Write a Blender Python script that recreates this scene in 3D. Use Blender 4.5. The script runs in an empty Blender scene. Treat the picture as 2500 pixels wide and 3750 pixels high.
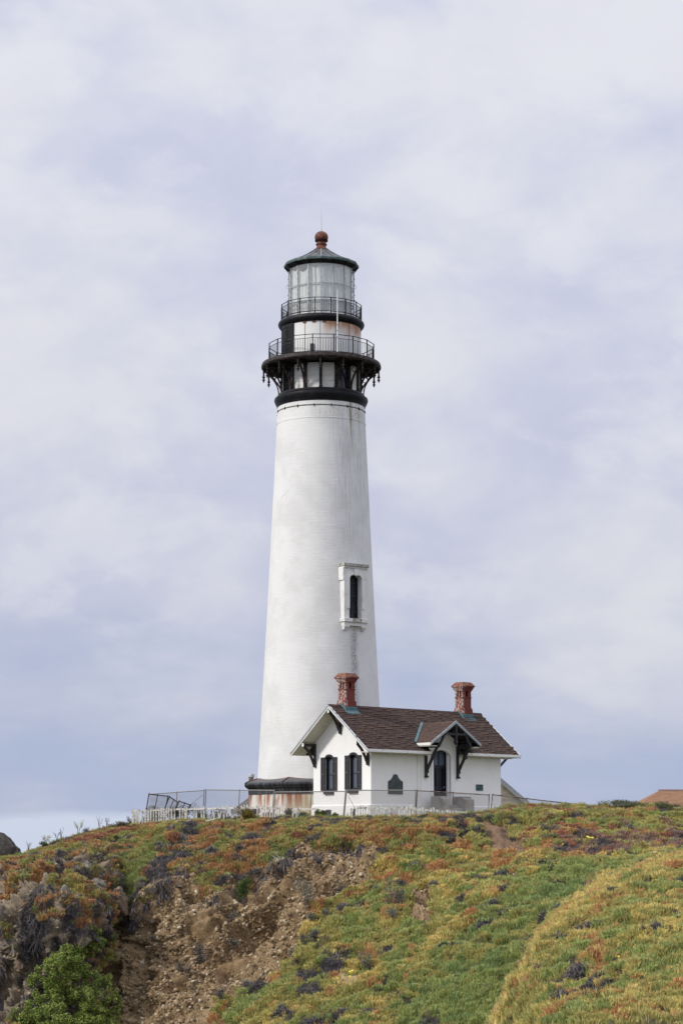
import bpy, math, random
import numpy as np
from mathutils import Vector, Matrix

random.seed(7)
rng = np.random.default_rng(7)
R = math.radians
scene = bpy.context.scene
col = scene.collection

# ------------------------------------------------------------------ camera, sky, sun, exposure
FOC = 7900.0                      # focal length in photo pixels (photo is 2500 x 3750)
PITCH = math.atan(1240 / FOC)
CAM = np.array([1.3, -125.0, -1.78])
cam_data = bpy.data.cameras.new('camera')
cam = bpy.data.objects.new('camera', cam_data)
col.objects.link(cam)
cam.location = CAM
cam.rotation_euler = (R(90) + PITCH, 0, 0)
cam_data.sensor_fit = 'VERTICAL'
cam_data.sensor_height = 36.0
cam_data.lens = 36.0 * FOC / 3750.0
cam_data.clip_start = 0.5
cam_data.clip_end = 20000
scene.camera = cam

SUN_EL = R(36)
SUN_H = Vector((-0.90, -0.44, 0)).normalized()
SUN_DIR = Vector((SUN_H.x * math.cos(SUN_EL), SUN_H.y * math.cos(SUN_EL), math.sin(SUN_EL)))

world = bpy.data.worlds.new('World')
scene.world = world
world.use_nodes = True
wt = world.node_tree
wt.nodes.clear()


class NT:
    """small helper that writes node trees"""
    def __init__(self, tree):
        self.t = tree

    def n(self, kind, **kw):
        nd = self.t.nodes.new(kind)
        for k, v in kw.items():
            setattr(nd, k, v)
        return nd

    def put(self, sock, v):
        if isinstance(v, bpy.types.NodeSocket):
            self.t.links.new(v, sock)
        elif isinstance(v, (tuple, list)) and len(v) == 3 and sock.type == 'RGBA':
            sock.default_value = (*v, 1)
        else:
            sock.default_value = v

    def m(self, op, a, b=0.0, c=0.0):
        nd = self.n('ShaderNodeMath', operation=op)
        self.put(nd.inputs[0], a)
        self.put(nd.inputs[1], b)
        self.put(nd.inputs[2], c)
        return nd.outputs[0]

    def add(self, a, b): return self.m('ADD', a, b)
    def sub(self, a, b): return self.m('SUBTRACT', a, b)
    def mul(self, a, b): return self.m('MULTIPLY', a, b)

    def sstep(self, x, lo, hi):
        nd = self.n('ShaderNodeMapRange', interpolation_type='SMOOTHSTEP')
        self.put(nd.inputs['Value'], x)
        nd.inputs['From Min'].default_value = lo
        nd.inputs['From Max'].default_value = hi
        return nd.outputs[0]

    def band(self, x, c, w):
        """1 at c, 0 at c +- w"""
        return self.sstep(self.m('ABSOLUTE', self.sub(x, c)), w, 0.0)

    def xyz(self, v):
        nd = self.n('ShaderNodeSeparateXYZ')
        self.put(nd.inputs[0], v)
        return nd.outputs

    def vec(self, x, y, z):
        nd = self.n('ShaderNodeCombineXYZ')
        for i, q in enumerate((x, y, z)):
            self.put(nd.inputs[i], q)
        return nd.outputs[0]

    def noise(self, v, scale=1.0, detail=3.0, rough=0.5):
        nd = self.n('ShaderNodeTexNoise')
        if v is not None:
            self.put(nd.inputs['Vector'], v)
        nd.inputs['Scale'].default_value = scale
        nd.inputs['Detail'].default_value = detail
        nd.inputs['Roughness'].default_value = rough
        return nd.outputs[0]

    def mix(self, f, a, b):
        nd = self.n('ShaderNodeMix', data_type='RGBA')
        self.put(nd.inputs[0], f)
        self.put(nd.inputs[6], a)
        self.put(nd.inputs[7], b)
        return nd.outputs[2]

    def obj(self):
        return self.n('ShaderNodeTexCoord').outputs['Object']

    def bump(self, h, strength=0.3, dist=0.02):
        nd = self.n('ShaderNodeBump')
        nd.inputs['Strength'].default_value = strength
        nd.inputs['Distance'].default_value = dist
        self.put(nd.inputs['Height'], h)
        return nd.outputs[0]


W = NT(wt)
sky = W.n('ShaderNodeTexSky', sky_type='NISHITA')
sky.sun_disc = False
sky.sun_elevation = SUN_EL
sky.sun_rotation = math.atan2(SUN_H.x, SUN_H.y) % (2 * math.pi)
sky.air_density = 1.0
sky.dust_density = 2.0
gen = W.n('ShaderNodeTexCoord').outputs['Generated']
gx, gy, gz = W.xyz(gen)
SKYK = 0.1                                                        # background strength
# soft high overcast: broad veils and thinner rifts, everywhere on the dome, brighter towards the zenith
lift = W.mul(gz, 1.6)
warp = W.noise(W.vec(gx, gy, lift), 9.0, 2, 0.5)
sv = W.vec(W.add(gx, W.mul(warp, 0.05)), gy, W.add(lift, W.mul(warp, 0.05)))
big = W.noise(sv, 5.5, 5, 0.52)
mid = W.noise(sv, 14.0, 5, 0.58)
veil = W.sstep(W.add(W.mul(big, 0.64), W.mul(mid, 0.36)), 0.37, 0.61)
def k10(c): return tuple(x / SKYK for x in c)
cloud = W.mix(veil, k10((0.60, 0.628, 0.785)), k10((0.785, 0.788, 0.855)))
puff = W.sstep(W.noise(sv, 19.0, 5, 0.55), 0.48, 0.68)
cloud = W.mix(W.mul(puff, 0.55), cloud, k10((0.81, 0.82, 0.885)))
upk = W.n('ShaderNodeMix', data_type='RGBA', blend_type='MULTIPLY')
upk.inputs[0].default_value = 1.0
W.put(upk.inputs[6], cloud)
gain = W.add(0.93, W.add(W.mul(W.sstep(gz, 0.05, 0.40), 0.09), W.mul(W.sstep(gz, 0.38, 1.0), 1.05)))
W.put(upk.inputs[7], W.vec(gain, gain, gain))
cloud = upk.outputs[2]
low = W.noise(W.vec(gx, gy, W.mul(gz, 3.0)), 6.0, 5, 0.55)
edge = W.sstep(W.add(gz, W.mul(W.sub(low, 0.5), 0.30)), 0.135, 0.0)   # blue-grey layer over the sea horizon
cloud = W.mix(W.mul(edge, 0.9), cloud, k10((0.405, 0.475, 0.67)))
strip = W.noise(W.vec(gx, gy, W.mul(gz, 6.0)), 9.0, 4, 0.55)
glow = W.sstep(W.add(gz, W.mul(W.sub(strip, 0.5), 0.020)), 0.0195, 0.0125)   # pale gap under it
cloud = W.mix(W.mul(glow, 0.85), cloud, k10((0.66, 0.725, 0.86)))
skycol = W.mix(0.94, sky.outputs[0], cloud)
bg = W.n('ShaderNodeBackground')
bg.inputs['Strength'].default_value = SKYK
W.put(bg.inputs['Color'], skycol)
wo = W.n('ShaderNodeOutputWorld')
wt.links.new(bg.outputs[0], wo.inputs[0])

sun_data = bpy.data.lights.new('sun', 'SUN')
sun_data.energy = 2.6
sun_data.angle = R(7)
sun_data.color = (1.0, 0.95, 0.87)
sun = bpy.data.objects.new('sun', sun_data)
col.objects.link(sun)
sun.rotation_euler = SUN_DIR.to_track_quat('Z', 'Y').to_euler()
sun.location = (-60, -60, 60)

scene.view_settings.view_transform = 'Standard'
scene.view_settings.look = 'None'
scene.view_settings.exposure = 0.0
scene.view_settings.gamma = 1.0
scene.view_settings.use_curve_mapping = False
scene.cycles.use_denoising = True
scene.cycles.max_bounces = 8
scene.cycles.diffuse_bounces = 5
scene.cycles.transparent_max_bounces = 12

# ------------------------------------------------------------------ materials
MAT = {}


def material(name, color=(0.5, 0.5, 0.5), rough=0.7, metal=0.0, fn=None, spec=None):
    m = bpy.data.materials.new(name)
    m.use_nodes = True
    b = m.node_tree.nodes['Principled BSDF']
    b.inputs['Base Color'].default_value = (*color, 1)
    b.inputs['Roughness'].default_value = rough
    b.inputs['Metallic'].default_value = metal
    if spec is not None:
        b.inputs['Specular IOR Level'].default_value = spec
    if fn:
        fn(NT(m.node_tree), b)
    MAT[name] = m
    return m


def mottle(c0, c1, scale=3.0, lo=0.4, hi=0.65, bump=0.0, bscale=20, rough_var=False):
    def fn(N, b):
        o = N.obj()
        f = N.sstep(N.noise(o, scale, 5, 0.6), lo, hi)
        N.put(b.inputs['Base Color'], N.mix(f, c0, c1))
        if bump:
            N.put(b.inputs['Normal'], N.bump(N.noise(o, bscale, 4, 0.6), bump, 0.03))
    return fn


WHITE = (0.735, 0.735, 0.725)


def cyl_coords(N):
    o = N.obj()
    x, y, z = N.xyz(o)
    ang = N.m('ARCTAN2', x, N.mul(y, -1.0))       # 0 = towards the viewpoint, + = right
    return o, ang, z


def shaft_fn(N, b):
    o, a, z = cyl_coords(N)
    st = N.noise(N.vec(N.mul(a, 9.0), 0.0, N.mul(z, 0.22)), 3.0, 5, 0.65)      # vertical streaks
    blot = N.noise(o, 0.55, 6, 0.62)
    fine = N.noise(N.vec(N.mul(a, 3.0), 0.0, z), 9.0, 4, 0.7)
    c = N.mix(N.mul(N.sstep(blot, 0.40, 0.66), 0.42), WHITE, (0.54, 0.54, 0.53))
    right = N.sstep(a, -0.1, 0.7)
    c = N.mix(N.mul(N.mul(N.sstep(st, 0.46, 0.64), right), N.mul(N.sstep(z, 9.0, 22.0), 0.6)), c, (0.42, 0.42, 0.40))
    # dark algae run down from the gallery
    m1 = N.mul(N.mul(N.band(N.add(a, N.mul(N.sub(fine, 0.5), 0.06)), 0.735, 0.075), N.sstep(z, 20.3, 23.6)), N.sstep(st, 0.36, 0.52))
    c = N.mix(N.mul(m1, 0.9), c, (0.13, 0.135, 0.06))
    m2 = N.mul(N.mul(N.band(a, 1.02, 0.05), N.sstep(z, 20.8, 23.6)), N.sstep(fine, 0.4, 0.6))
    c = N.mix(N.mul(m2, 0.8), c, (0.2, 0.19, 0.13))
    m3 = N.mul(N.mul(N.band(a, 0.62, 0.10), N.mul(N.sstep(z, 16.0, 22.5), N.sstep(z, 23.8, 21.0))), N.sstep(fine, 0.50, 0.66))
    c = N.mix(N.mul(m3, 0.55), c, (0.33, 0.32, 0.29))
    # rust under the stone line
    m4 = N.mul(N.mul(N.band(z, 23.35, 0.5), N.sstep(a, -0.35, 0.2)), N.sstep(N.noise(N.vec(N.mul(a, 12.0), 0.0, N.mul(z, 0.5)), 2.0, 4, 0.7), 0.52, 0.64))
    c = N.mix(N.mul(m4, 0.75), c, (0.34, 0.18, 0.085))
    # soot stain below the window sill
    wob = N.mul(N.sub(N.noise(o, 0.9, 3, 0.6), 0.5), 0.14)
    aa = N.add(a, wob)
    m5 = N.mul(N.mul(N.band(aa, 0.635, 0.12), N.mul(N.sstep(z, 5.2, 7.4), N.sstep(z, 11.0, 10.6))), N.sstep(fine, 0.33, 0.60))
    c = N.mix(N.mul(m5, 0.85), c, (0.20, 0.20, 0.19))
    m6 = N.mul(N.mul(N.band(aa, 0.60, 0.30), N.mul(N.sstep(z, 3.5, 6.0), N.sstep(z, 9.0, 7.2))), N.sstep(fine, 0.52, 0.68))
    c = N.mix(N.mul(m6, 0.5), c, (0.33, 0.33, 0.31))
    m7 = N.mul(N.mul(N.band(a, -0.80, 0.014), N.band(z, 5.55, 0.45)), 0.8)
    c = N.mix(m7, c, (0.72, 0.60, 0.28))
    # long hairline crack
    m8 = N.mul(N.band(N.sub(z, N.mul(a, 1.9)), 20.15, 0.05), N.mul(N.band(a, -0.82, 0.32), N.sstep(fine, 0.3, 0.5)))
    c = N.mix(N.mul(m8, 0.6), c, (0.3, 0.3, 0.29))
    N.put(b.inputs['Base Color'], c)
    # brick courses under thick paint
    br = N.n('ShaderNodeTexBrick')
    N.put(br.inputs['Vector'], N.vec(N.mul(a, 3.0), z, 0.0))
    br.inputs['Scale'].default_value = 1.0
    br.inputs['Brick Width'].default_value = 0.28
    br.inputs['Row Height'].default_value = 0.083
    br.inputs['Mortar Size'].default_value = 0.022
    br.inputs['Mortar Smooth'].default_value = 0.8
    h = N.add(N.mul(br.outputs['Fac'], -0.22), N.mul(N.noise(N.vec(N.mul(a, 2.2), 0.0, N.mul(z, 3.0)), 2.0, 6, 0.72), 2.0))
    N.put(b.inputs['Normal'], N.bump(h, 0.30, 0.03))


def house_white_fn(N, b):
    o = N.obj()
    x, y, z = N.xyz(o)
    blot = N.noise(o, 0.8, 6, 0.62)
    c = N.mix(N.mul(N.sstep(blot, 0.42, 0.75), 0.22), (0.88, 0.88, 0.87), (0.66, 0.66, 0.65))
    c = N.mix(N.mul(N.mul(N.sstep(z, 0.9, 0.0), N.noise(o, 3.0, 4, 0.7)), 0.35), c, (0.50, 0.48, 0.43))
    st = N.noise(N.vec(N.mul(N.add(x, y), 5.0), 0.0, N.mul(z, 0.5)), 1.6, 5, 0.7)
    c = N.mix(N.mul(N.mul(N.sstep(st, 0.52, 0.70), N.sstep(z, 0.2, 3.4)), 0.28), c, (0.47, 0.46, 0.42))
    N.put(b.inputs['Base Color'], c)
    br = N.n('ShaderNodeTexBrick')
    N.put(br.inputs['Vector'], N.vec(N.add(x, y), z, 0.0))
    br.inputs['Scale'].default_value = 1.0
    br.inputs['Brick Width'].default_value = 0.26
    br.inputs['Row Height'].default_value = 0.083
    br.inputs['Mortar Size'].default_value = 0.02
    br.inputs['Mortar Smooth'].default_value = 0.8
    h = N.add(N.mul(br.outputs['Fac'], -0.6), N.mul(N.noise(o, 7.0, 4, 0.7), 1.0))
    N.put(b.inputs['Normal'], N.bump(h, 0.16, 0.025))


def base_wall_fn(N, b):
    o, a, z = cyl_coords(N)
    st = N.noise(N.vec(N.mul(a, 22.0), 0.0, N.mul(z, 0.28)), 1.0, 5, 0.7)
    pat = N.noise(N.vec(N.mul(a, 7.0), 0.0, N.mul(z, 0.35)), 1.0, 2, 0.5)
    blot = N.noise(o, 1.4, 5, 0.65)
    c = N.mix(N.mul(N.sstep(a, -0.52, -0.40), N.sstep(blot, 0.25, 0.60)), (0.80, 0.78, 0.73), (0.68, 0.60, 0.42))
    rust = N.mul(N.mul(N.sstep(pat, 0.38, 0.54), N.sstep(st, 0.36, 0.54)), N.sstep(z, 0.0, 1.25))
    c = N.mix(N.mul(rust, 0.95), c, (0.36, 0.115, 0.035))
    c = N.mix(N.mul(N.sstep(z, 0.5, 0.0), N.sstep(blot, 0.4, 0.6)), c, (0.40, 0.27, 0.14))
    N.put(b.inputs['Base Color'], c)
    br = N.n('ShaderNodeTexBrick')
    N.put(br.inputs['Vector'], N.vec(N.mul(a, 4.0), z, 0.0))
    br.inputs['Scale'].default_value = 1.0
    br.inputs['Brick Width'].default_value = 0.30
    br.inputs['Row Height'].default_value = 0.11
    N.put(b.inputs['Normal'], N.bump(N.add(N.mul(br.outputs['Fac'], -0.6), N.noise(o, 9.0, 3, 0.7)), 0.35, 0.03))


def skirt_fn(N, b):
    o, a, z = cyl_coords(N)
    st = N.noise(N.vec(N.mul(a, 26.0), 0.0, N.mul(z, 0.4)), 1.0, 4, 0.7)
    c = N.mix(N.sstep(st, 0.42, 0.72), (0.008, 0.0085, 0.013), (0.085, 0.09, 0.105))
    c = N.mix(N.mul(N.sstep(z, 1.95, 2.12), 0.7), c, (0.115, 0.105, 0.10))
    c = N.mix(N.mul(N.band(z, 2.24, 0.045), N.sstep(N.noise(o, 5, 3), 0.42, 0.56)), c, (0.22, 0.075, 0.035))
    N.put(b.inputs['Base Color'], c)


def service_fn(N, b):
    o, a, z = cyl_coords(N)
    st = N.noise(N.vec(N.mul(a, 9.0), 0.0, N.mul(z, 0.35)), 1.6, 5, 0.68)
    pat = N.noise(N.vec(N.mul(a, 3.0), 0.0, N.mul(z, 0.8)), 1.4, 3, 0.6)
    zz = N.add(z, N.mul(N.sub(pat, 0.5), 1.6))
    rust = N.mul(N.mul(N.sstep(zz, 27.7, 28.7), N.sstep(a, -0.05, 0.20)), N.sstep(st, 0.30, 0.50))
    c = N.mix(N.mul(N.sstep(N.noise(o, 1.2, 5, 0.6), 0.45, 0.75), 0.25), WHITE, (0.60, 0.60, 0.58))
    c = N.mix(N.mul(rust, 0.88), c, (0.44, 0.185, 0.06))
    drip = N.mul(N.mul(N.band(a, 1.06, 0.05), N.sstep(z, 27.4, 28.6)), N.sstep(st, 0.35, 0.5))
    c = N.mix(N.mul(drip, 0.9), c, (0.16, 0.07, 0.035))
    drip2 = N.mul(N.mul(N.band(a, -0.40, 0.03), N.sstep(z, 27.3, 28.5)), N.sstep(st, 0.36, 0.52))
    c = N.mix(N.mul(drip2, 0.65), c, (0.5, 0.3, 0.12))
    N.put(b.inputs['Base Color'], c)


def brick_red_fn(N, b):
    o = N.obj()
    x, y, z = N.xyz(o)
    peel = N.sstep(N.noise(o, 9.0, 5, 0.7), 0.47, 0.56)
    side = N.sstep(x, -0.20, -0.31)               # weather side: white salt showing through
    c = N.mix(N.mul(N.sstep(N.noise(o, 3.0, 4, 0.6), 0.4, 0.7), 0.6), (0.185, 0.038, 0.026), (0.12, 0.026, 0.02))
    c = N.mix(N.mul(N.mul(peel, side), 0.9), c, (0.50, 0.41, 0.36))
    c = N.mix(N.mul(N.sstep(N.noise(o, 22.0, 3, 0.7), 0.66, 0.72), 0.45), c, (0.42, 0.24, 0.2))
    N.put(b.inputs['Base Color'], c)
    br = N.n('ShaderNodeTexBrick')
    N.put(br.inputs['Vector'], N.vec(N.add(x, y), z, 0.0))
    br.inputs['Scale'].default_value = 1.0
    br.inputs['Brick Width'].default_value = 0.2
    br.inputs['Row Height'].default_value = 0.075
    br.inputs['Mortar Size'].default_value = 0.008
    N.put(b.inputs['Normal'], N.bump(N.mul(br.outputs['Fac'], -1.0), 0.5, 0.012))


def weathered_black_fn(N, b):
    o = N.obj()
    peel = N.sstep(N.noise(N.vec(N.mul(N.xyz(o)[0], 2.0), N.mul(N.xyz(o)[1], 2.0), N.mul(N.xyz(o)[2], 1.0)), 7.0, 5, 0.7), 0.60, 0.66)
    N.put(b.inputs['Base Color'], N.mix(N.mul(peel, 0.8), (0.013, 0.013, 0.016), (0.30, 0.30, 0.28)))


def shade_metal(c0, c1, sc=2.5):
    return mottle(c0, c1, sc, 0.42, 0.68)


material('tower_paint', rough=0.75, fn=shaft_fn)
material('house_paint', rough=0.75, fn=house_white_fn)
material('base_wall', rough=0.85, fn=base_wall_fn)
material('skirt_metal', rough=0.5, spec=0.3, fn=skirt_fn)
material('service_wall', rough=0.6, fn=service_fn)
material('black_metal', rough=0.5, spec=0.22, fn=shade_metal((0.007, 0.007, 0.010), (0.016, 0.016, 0.018)))
material('rust_metal', rough=0.65, spec=0.25, fn=shade_metal((0.014, 0.010, 0.009), (0.045, 0.031, 0.026), 4.0))
material('deck_rim', rough=0.6, spec=0.25, fn=shade_metal((0.022, 0.015, 0.014), (0.060, 0.046, 0.042), 3.5))
material('drum_white', rough=0.7, fn=mottle((0.80, 0.79, 0.76), (0.52, 0.48, 0.42), 1.3, 0.48, 0.78))
material('dark_glass', (0.012, 0.014, 0.022), 0.12)
material('roof_lead', rough=0.5, fn=shade_metal((0.055, 0.060, 0.062), (0.12, 0.128, 0.124), 2.0))
material('verdigris', rough=0.6, fn=shade_metal((0.055, 0.085, 0.085), (0.13, 0.175, 0.17), 5.0))
material('teal_flash', rough=0.6, fn=shade_metal((0.06, 0.135, 0.155), (0.115, 0.21, 0.22), 5.0))
material('ball_red', rough=0.5, spec=0.3, fn=shade_metal((0.105, 0.028, 0.020), (0.19, 0.075, 0.042), 3.0))
material('steel_grey', (0.40, 0.41, 0.42), 0.55, 0.1)
material('pole_white', (0.74, 0.74, 0.75), 0.5)
material('trim_white', rough=0.65, fn=mottle((0.78, 0.78, 0.76), (0.52, 0.52, 0.48), 4.0, 0.5, 0.75))
material('trim_grey', rough=0.65, fn=mottle((0.32, 0.36, 0.38), (0.45, 0.48, 0.48), 4.0, 0.4, 0.7))
material('soffit', rough=0.8, fn=mottle((0.56, 0.555, 0.46), (0.40, 0.38, 0.24), 1.6, 0.5, 0.75))
material('stone_white', rough=0.75, fn=mottle((0.76, 0.755, 0.74), (0.50, 0.49, 0.46), 1.8, 0.48, 0.78, 0.2, 14))
material('stone_stained', rough=0.85, fn=mottle((0.50, 0.49, 0.45), (0.20, 0.19, 0.15), 7.0, 0.36, 0.66, 0.3, 14))
material('shutter_black', (0.024, 0.023, 0.027), 0.5)
material('frame_dark', (0.016, 0.016, 0.02), 0.5)
material('window_blue', (0.10, 0.125, 0.17), 0.12)
material('door_navy', (0.0085, 0.009, 0.018), 0.45)
material('brick_red', rough=0.8, fn=brick_red_fn)
material('chimney_cap', rough=0.85, fn=mottle((0.21, 0.10, 0.055), (0.15, 0.05, 0.033), 4.0, 0.42, 0.66))
material('chimney_hole', (0.012, 0.006, 0.005), 0.95)
material('timber_black', rough=0.6, fn=weathered_black_fn)
material('bronze', rough=0.45, metal=0.25, fn=mottle((0.042, 0.054, 0.053), (0.080, 0.098, 0.090), 3.0, 0.4, 0.7, 0.4, 16))
material('bronze_green', rough=0.5, metal=0.15, fn=mottle((0.028, 0.075, 0.080), (0.055, 0.115, 0.115), 5.0, 0.4, 0.7, 0.4, 30))
material('concrete', rough=0.9, fn=mottle((0.36, 0.345, 0.32), (0.23, 0.215, 0.195), 2.0, 0.4, 0.7, 0.3, 20))
material('vent_dark', (0.028, 0.027, 0.03), 0.6)
material('cream_board', rough=0.75, fn=mottle((0.62, 0.565, 0.44), (0.46, 0.40, 0.29), 2.5, 0.45, 0.75))
material('old_wood', rough=0.9, fn=mottle((0.66, 0.645, 0.60), (0.26, 0.235, 0.205), 6.0, 0.47, 0.66, 0.4, 25))
material('wire_metal', (0.21, 0.205, 0.20), 0.55, 0.3)
material('pipe_rusty', rough=0.7, fn=mottle((0.20, 0.165, 0.145), (0.075, 0.045, 0.035), 3.0, 0.42, 0.62))
material('grey_shingle', rough=0.9, fn=mottle((0.13, 0.125, 0.12), (0.20, 0.195, 0.185), 6.0))
material('tan_shingle', rough=0.9, fn=mottle((0.34, 0.195, 0.115), (0.255, 0.145, 0.085), 2.5, 0.4, 0.7))
material('tan_wall', (0.42, 0.30, 0.21), 0.85)
for i, c in enumerate([(0.052, 0.028, 0.021), (0.063, 0.035, 0.026), (0.074, 0.042, 0.030), (0.086, 0.049, 0.035), (0.041, 0.023, 0.017)]):
    material('shingle_%d' % i, c, 0.9, fn=mottle(c, tuple(x * 0.65 for x in c), 9.0, 0.4, 0.7, 0.4, 60))
material('shingle_under', (0.018, 0.012, 0.011), 0.95)


def glass_fn(N, b):
    tr = N.n('ShaderNodeBsdfTransparent')
    tr.inputs[0].default_value = (0.985, 0.99, 0.99, 1)
    gl = N.n('ShaderNodeBsdfGlossy')
    gl.inputs['Roughness'].default_value = 0.06
    mx = N.n('ShaderNodeMixShader')
    mx.inputs[0].default_value = 0.05
    N.t.links.new(tr.outputs[0], mx.inputs[1])
    N.t.links.new(gl.outputs[0], mx.inputs[2])
    N.t.links.new(mx.outputs[0], N.t.nodes['Material Output'].inputs[0])


material('lantern_glass', fn=glass_fn)


def curtain_fn(N, b):
    o, a, z = cyl_coords(N)
    f = N.noise(N.vec(N.mul(a, 3.0), 0.0, N.mul(z, 0.5)), 2.2, 4, 0.55)
    pane = N.noise(N.vec(N.m('FLOOR', N.mul(a, 2.5465)), 0.0, N.m('FLOOR', N.mul(z, 0.95))), 3.7, 1, 0.5)
    c = N.mix(N.sstep(f, 0.35, 0.65), (0.90, 0.905, 0.89), (0.80, 0.82, 0.82))
    c = N.mix(N.mul(N.sstep(pane, 0.5, 0.72), 0.5), c, (0.82, 0.78, 0.60))
    N.put(b.inputs['Base Color'], c)
    nrm = N.bump(N.noise(N.vec(N.mul(a, 6.0), 0.0, N.mul(z, 0.4)), 2.0, 3, 0.5), 0.7, 0.12)
    N.put(b.inputs['Normal'], nrm)
    tl = N.n('ShaderNodeBsdfTranslucent')
    N.put(tl.inputs['Color'], c)
    mx = N.n('ShaderNodeMixShader')
    mx.inputs[0].default_value = 0.30
    N.t.links.new(b.outputs[0], mx.inputs[1])
    N.t.links.new(tl.outputs[0], mx.inputs[2])
    N.t.links.new(mx.outputs[0], N.t.nodes['Material Output'].inputs[0])


material('curtain_cloth', rough=0.9, fn=curtain_fn)


def attr_color(N, b, name, kind, var=0.25, scale=12):
    at_ = N.n('ShaderNodeAttribute', attribute_name=name, attribute_type=kind)
    return at_.outputs['Color']


def tuft_fn(N, b):
    c = attr_color(N, b, 'tint', 'INSTANCER')
    N.put(b.inputs['Base Color'], c)
    tl = N.n('ShaderNodeBsdfTranslucent')
    N.put(tl.inputs['Color'], c)
    mx = N.n('ShaderNodeMixShader')
    mx.inputs[0].default_value = 0.12
    N.t.links.new(b.outputs[0], mx.inputs[1])
    N.t.links.new(tl.outputs[0], mx.inputs[2])
    N.t.links.new(mx.outputs[0], N.t.nodes['Material Output'].inputs[0])


material('tuft_leaf', rough=0.6, fn=tuft_fn, spec=0.25)


def soil_fn(N, b):
    o = N.obj()
    c = attr_color(N, b, 'soil', 'GEOMETRY')
    n1 = N.noise(o, 2.2, 6, 0.68)
    n2 = N.noise(o, 11.0, 5, 0.7)
    f = N.add(N.mul(N.sub(n1, 0.5), 1.4), N.add(N.mul(N.sub(n2, 0.5), 1.2), 1.0))
    hs = N.n('ShaderNodeHueSaturation')
    N.put(hs.inputs['Color'], c)
    N.put(hs.inputs['Value'], f)
    N.put(b.inputs['Base Color'], hs.outputs[0])
    N.put(b.inputs['Normal'], N.bump(N.add(N.noise(o, 5.0, 6, 0.72), N.mul(n2, 0.4)), 0.9, 0.10))


material('hill_soil', rough=0.95, fn=soil_fn, spec=0.15)


def cobble_fn(N, b):
    N.put(b.inputs['Base Color'], attr_color(N, b, 'tint', 'INSTANCER'))


material('cobble', rough=0.9, fn=cobble_fn, spec=0.2)


def leaf_fn(N, b):
    c = attr_color(N, b, 'leaf', 'GEOMETRY')
    N.put(b.inputs['Base Color'], c)
    tl = N.n('ShaderNodeBsdfTranslucent')
    N.put(tl.inputs['Color'], c)
    mx = N.n('ShaderNodeMixShader')
    mx.inputs[0].default_value = 0.35
    N.t.links.new(b.outputs[0], mx.inputs[1])
    N.t.links.new(tl.outputs[0], mx.inputs[2])
    N.t.links.new(mx.outputs[0], N.t.nodes['Material Output'].inputs[0])


material('leaf', rough=0.55, fn=leaf_fn, spec=0.3)
material('twig', rough=0.9, fn=mottle((0.10, 0.085, 0.075), (0.17, 0.15, 0.135), 8.0))


def rock_fn(base, lichen, amt=(0.5, 0.62)):
    def fn(N, b):
        o = N.obj()
        n1 = N.noise(o, 3.0, 6, 0.68)
        c = N.mix(N.sstep(n1, 0.35, 0.65), base, tuple(x * 0.5 for x in base))
        c = N.mix(N.mul(N.sstep(N.noise(o, 5.0, 5, 0.7), *amt), 0.8), c, lichen)
        N.put(b.inputs['Base Color'], c)
        N.put(b.inputs['Normal'], N.bump(N.noise(o, 7.0, 6, 0.72), 0.9, 0.08))
    return fn


material('rock_grey', rough=0.95, fn=rock_fn((0.20, 0.175, 0.14), (0.36, 0.36, 0.31)))
material('rock_lichen', rough=0.95, fn=rock_fn((0.22, 0.19, 0.135), (0.36, 0.34, 0.18)))
material('rock_pale', rough=0.95, fn=rock_fn((0.42, 0.38, 0.33), (0.62, 0.60, 0.56)))
material('rock_brown', rough=0.95, fn=rock_fn((0.17, 0.12, 0.08), (0.27, 0.22, 0.15)))
material('rock_dark', rough=0.95, fn=rock_fn((0.062, 0.052, 0.046), (0.10, 0.088, 0.07)))
material('petal_yellow', (0.72, 0.66, 0.07), 0.6)
material('petal_pale', (0.66, 0.64, 0.25), 0.6)
material('petal_pink', (0.60, 0.35, 0.45), 0.6)
material('petal_white', (0.78, 0.72, 0.68), 0.6)
material('stem_green', (0.12, 0.15, 0.055), 0.7)


def sea_fn(N, b):
    o = N.obj()
    N.put(b.inputs['Normal'], N.bump(N.noise(o, 0.35, 5, 0.6), 0.5, 0.4))


material('sea_water', (0.03, 0.06, 0.075), 0.12, fn=sea_fn)

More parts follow.
